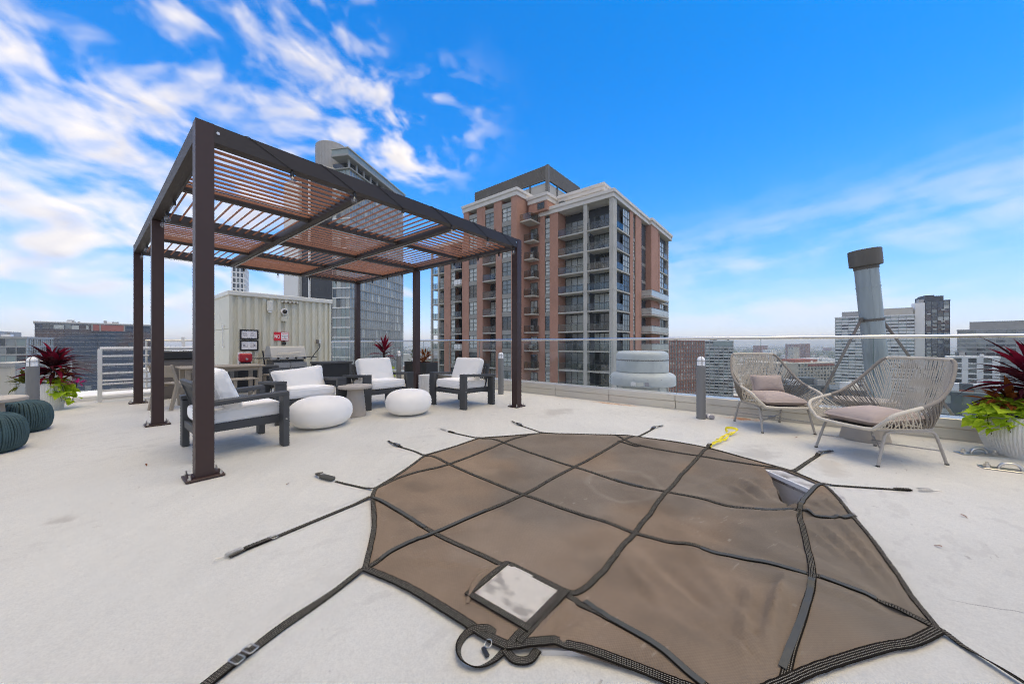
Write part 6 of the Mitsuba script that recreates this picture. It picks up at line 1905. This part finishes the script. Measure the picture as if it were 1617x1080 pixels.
# ---------------------------------------------------------------- ground, far blocks and trees, haze
def ground_color(p, n, uv):
    a = fbm(p.x * 0.010, p.y * 0.010, 0.0)
    b = fbm(p.x * 0.05, p.y * 0.05, 2.0)
    c = mix((0.16, 0.16, 0.15), (0.075, 0.105, 0.05), smoothstep(0.40, 0.58, a))
    return mix(c, (0.30, 0.29, 0.27), 0.5 * smoothstep(0.52, 0.66, b))


material('city_ground_tone', proc(ground_color), 0.9)
th = np.linspace(0, 2 * PI, 49)[:-1]
gv = np.vstack([[[0, 0, -60.0]]] + [np.c_[r * np.cos(th), r * np.sin(th), np.full(48, -60.0)] for r in (200, 1000, 4000, 14000)])
gf = [np.c_[np.zeros(48, int), 1 + np.arange(48), 1 + (np.arange(48) + 1) % 48]]
for k in range(3):
    o, i = 1 + 48 * (k + 1), 1 + 48 * k
    j = np.arange(48)
    gf.append(q2t(np.stack([i + j, o + j, o + (j + 1) % 48, i + (j + 1) % 48], 1)))
setting('city_ground', (gv, np.vstack(gf)), 'city_ground_tone')
fr = random.Random(77)
blocks = {m: [] for m in ('white_wall', 'beige_wall', 'grey_wall', 'brick_brown', 'slate_wall')}
icov, icof = np.array(trimesh.creation.icosphere(1).vertices), np.array(trimesh.creation.icosphere(1).faces)
trees = []
for k in range(3600):
    d = 190 * (6200 / 190) ** (fr.random() ** .85)
    px = fr.choice([fr.uniform(600, 720), fr.uniform(1040, 1640), fr.uniform(1120, 1340), fr.uniform(-40, 420)])
    if d < 330 and not (630 < px < 700):
        continue
    c = polar(px, d)
    if fr.random() < .58:
        w, l, h = fr.uniform(7, 24), fr.uniform(9, 36), fr.uniform(6, 13) + (fr.random() < .06) * fr.uniform(10, 30)
        if d > 1200: w, l = w * 1.6, l * 1.6
        a = fr.choice([0, PI / 2]) + fr.gauss(0, .03)
        m = fr.choices(list(blocks), (.27, .25, .22, .18, .08))[0]
        blocks[m].append(xf(bx(-w / 2, w / 2, -l / 2, l / 2, -60, -60 + h), rotz(a), c))
        if d < 1300:
            blocks['white_wall' if fr.random() < .6 else 'grey_wall'].append(xf(bx(-w / 2 + .6, w / 2 - .6, -l / 2 + .6, l / 2 - .6, -60 + h + .01, -60 + h + .3), rotz(a), c))
            blocks['slate_wall'].append(xf(bx(-w / 2 - .1, w / 2 + .1, -l / 2 - .1, l / 2 + .1, -60 + h * .35, -60 + h * .55), rotz(a), c))
    else:
        for q in range(fr.randrange(4, 12) if d < 3000 else 3):
            s = fr.uniform(3, 7.5) * (1 if d < 1500 else 1.8)
            o = np.array([fr.gauss(0, 16), fr.gauss(0, 16), -60 + s * .75]) + c
            v = icov * (1 + .22 * (np.random.RandomState(k * 13 + q).rand(len(icov), 1) - .5)) * [s, s, s * .8]
            trees.append((v + o, icof))
material('far_foliage', tint((0.055, 0.080, 0.030), 0.5, 0.06, 0.4), 0.9)
for m, ms in blocks.items():
    single('low_rise_blocks', merge(*ms), m, {'white_wall': 'white-roofed low-rise blocks spread to the hazy horizon', 'beige_wall': 'beige low-rise blocks spread to the hazy horizon', 'grey_wall': 'grey low-rise blocks spread to the hazy horizon', 'brick_brown': 'brown brick low-rise blocks spread to the hazy horizon', 'slate_wall': 'dark slate low-rise blocks spread to the hazy horizon'}[m], 'low-rise city', kind='stuff')
single('distant_trees', merge(*trees), 'far_foliage', 'dark green tree cover between the far low-rise blocks', 'trees', kind='stuff')
scene['haze_air'] = {'type': 'homogeneous', 'albedo': rgb(0.95, 0.955, 0.96), 'sigma_t': rgb(2.0e-4, 2.1e-4, 2.3e-4)}
scene['haze'] = {'type': 'cube', 'to_world': T().translate([0, 0, 15.0]).scale([15000, 15000, 76.0]), 'bsdf': {'type': 'null'}, 'interior': {'type': 'ref', 'id': 'haze_air'}}
labels['haze'] = {'label': 'thin pale haze lying over the city', 'category': 'haze', 'kind': 'stuff'}
scene['camera']['medium'] = {'type': 'ref', 'id': 'haze_air'}
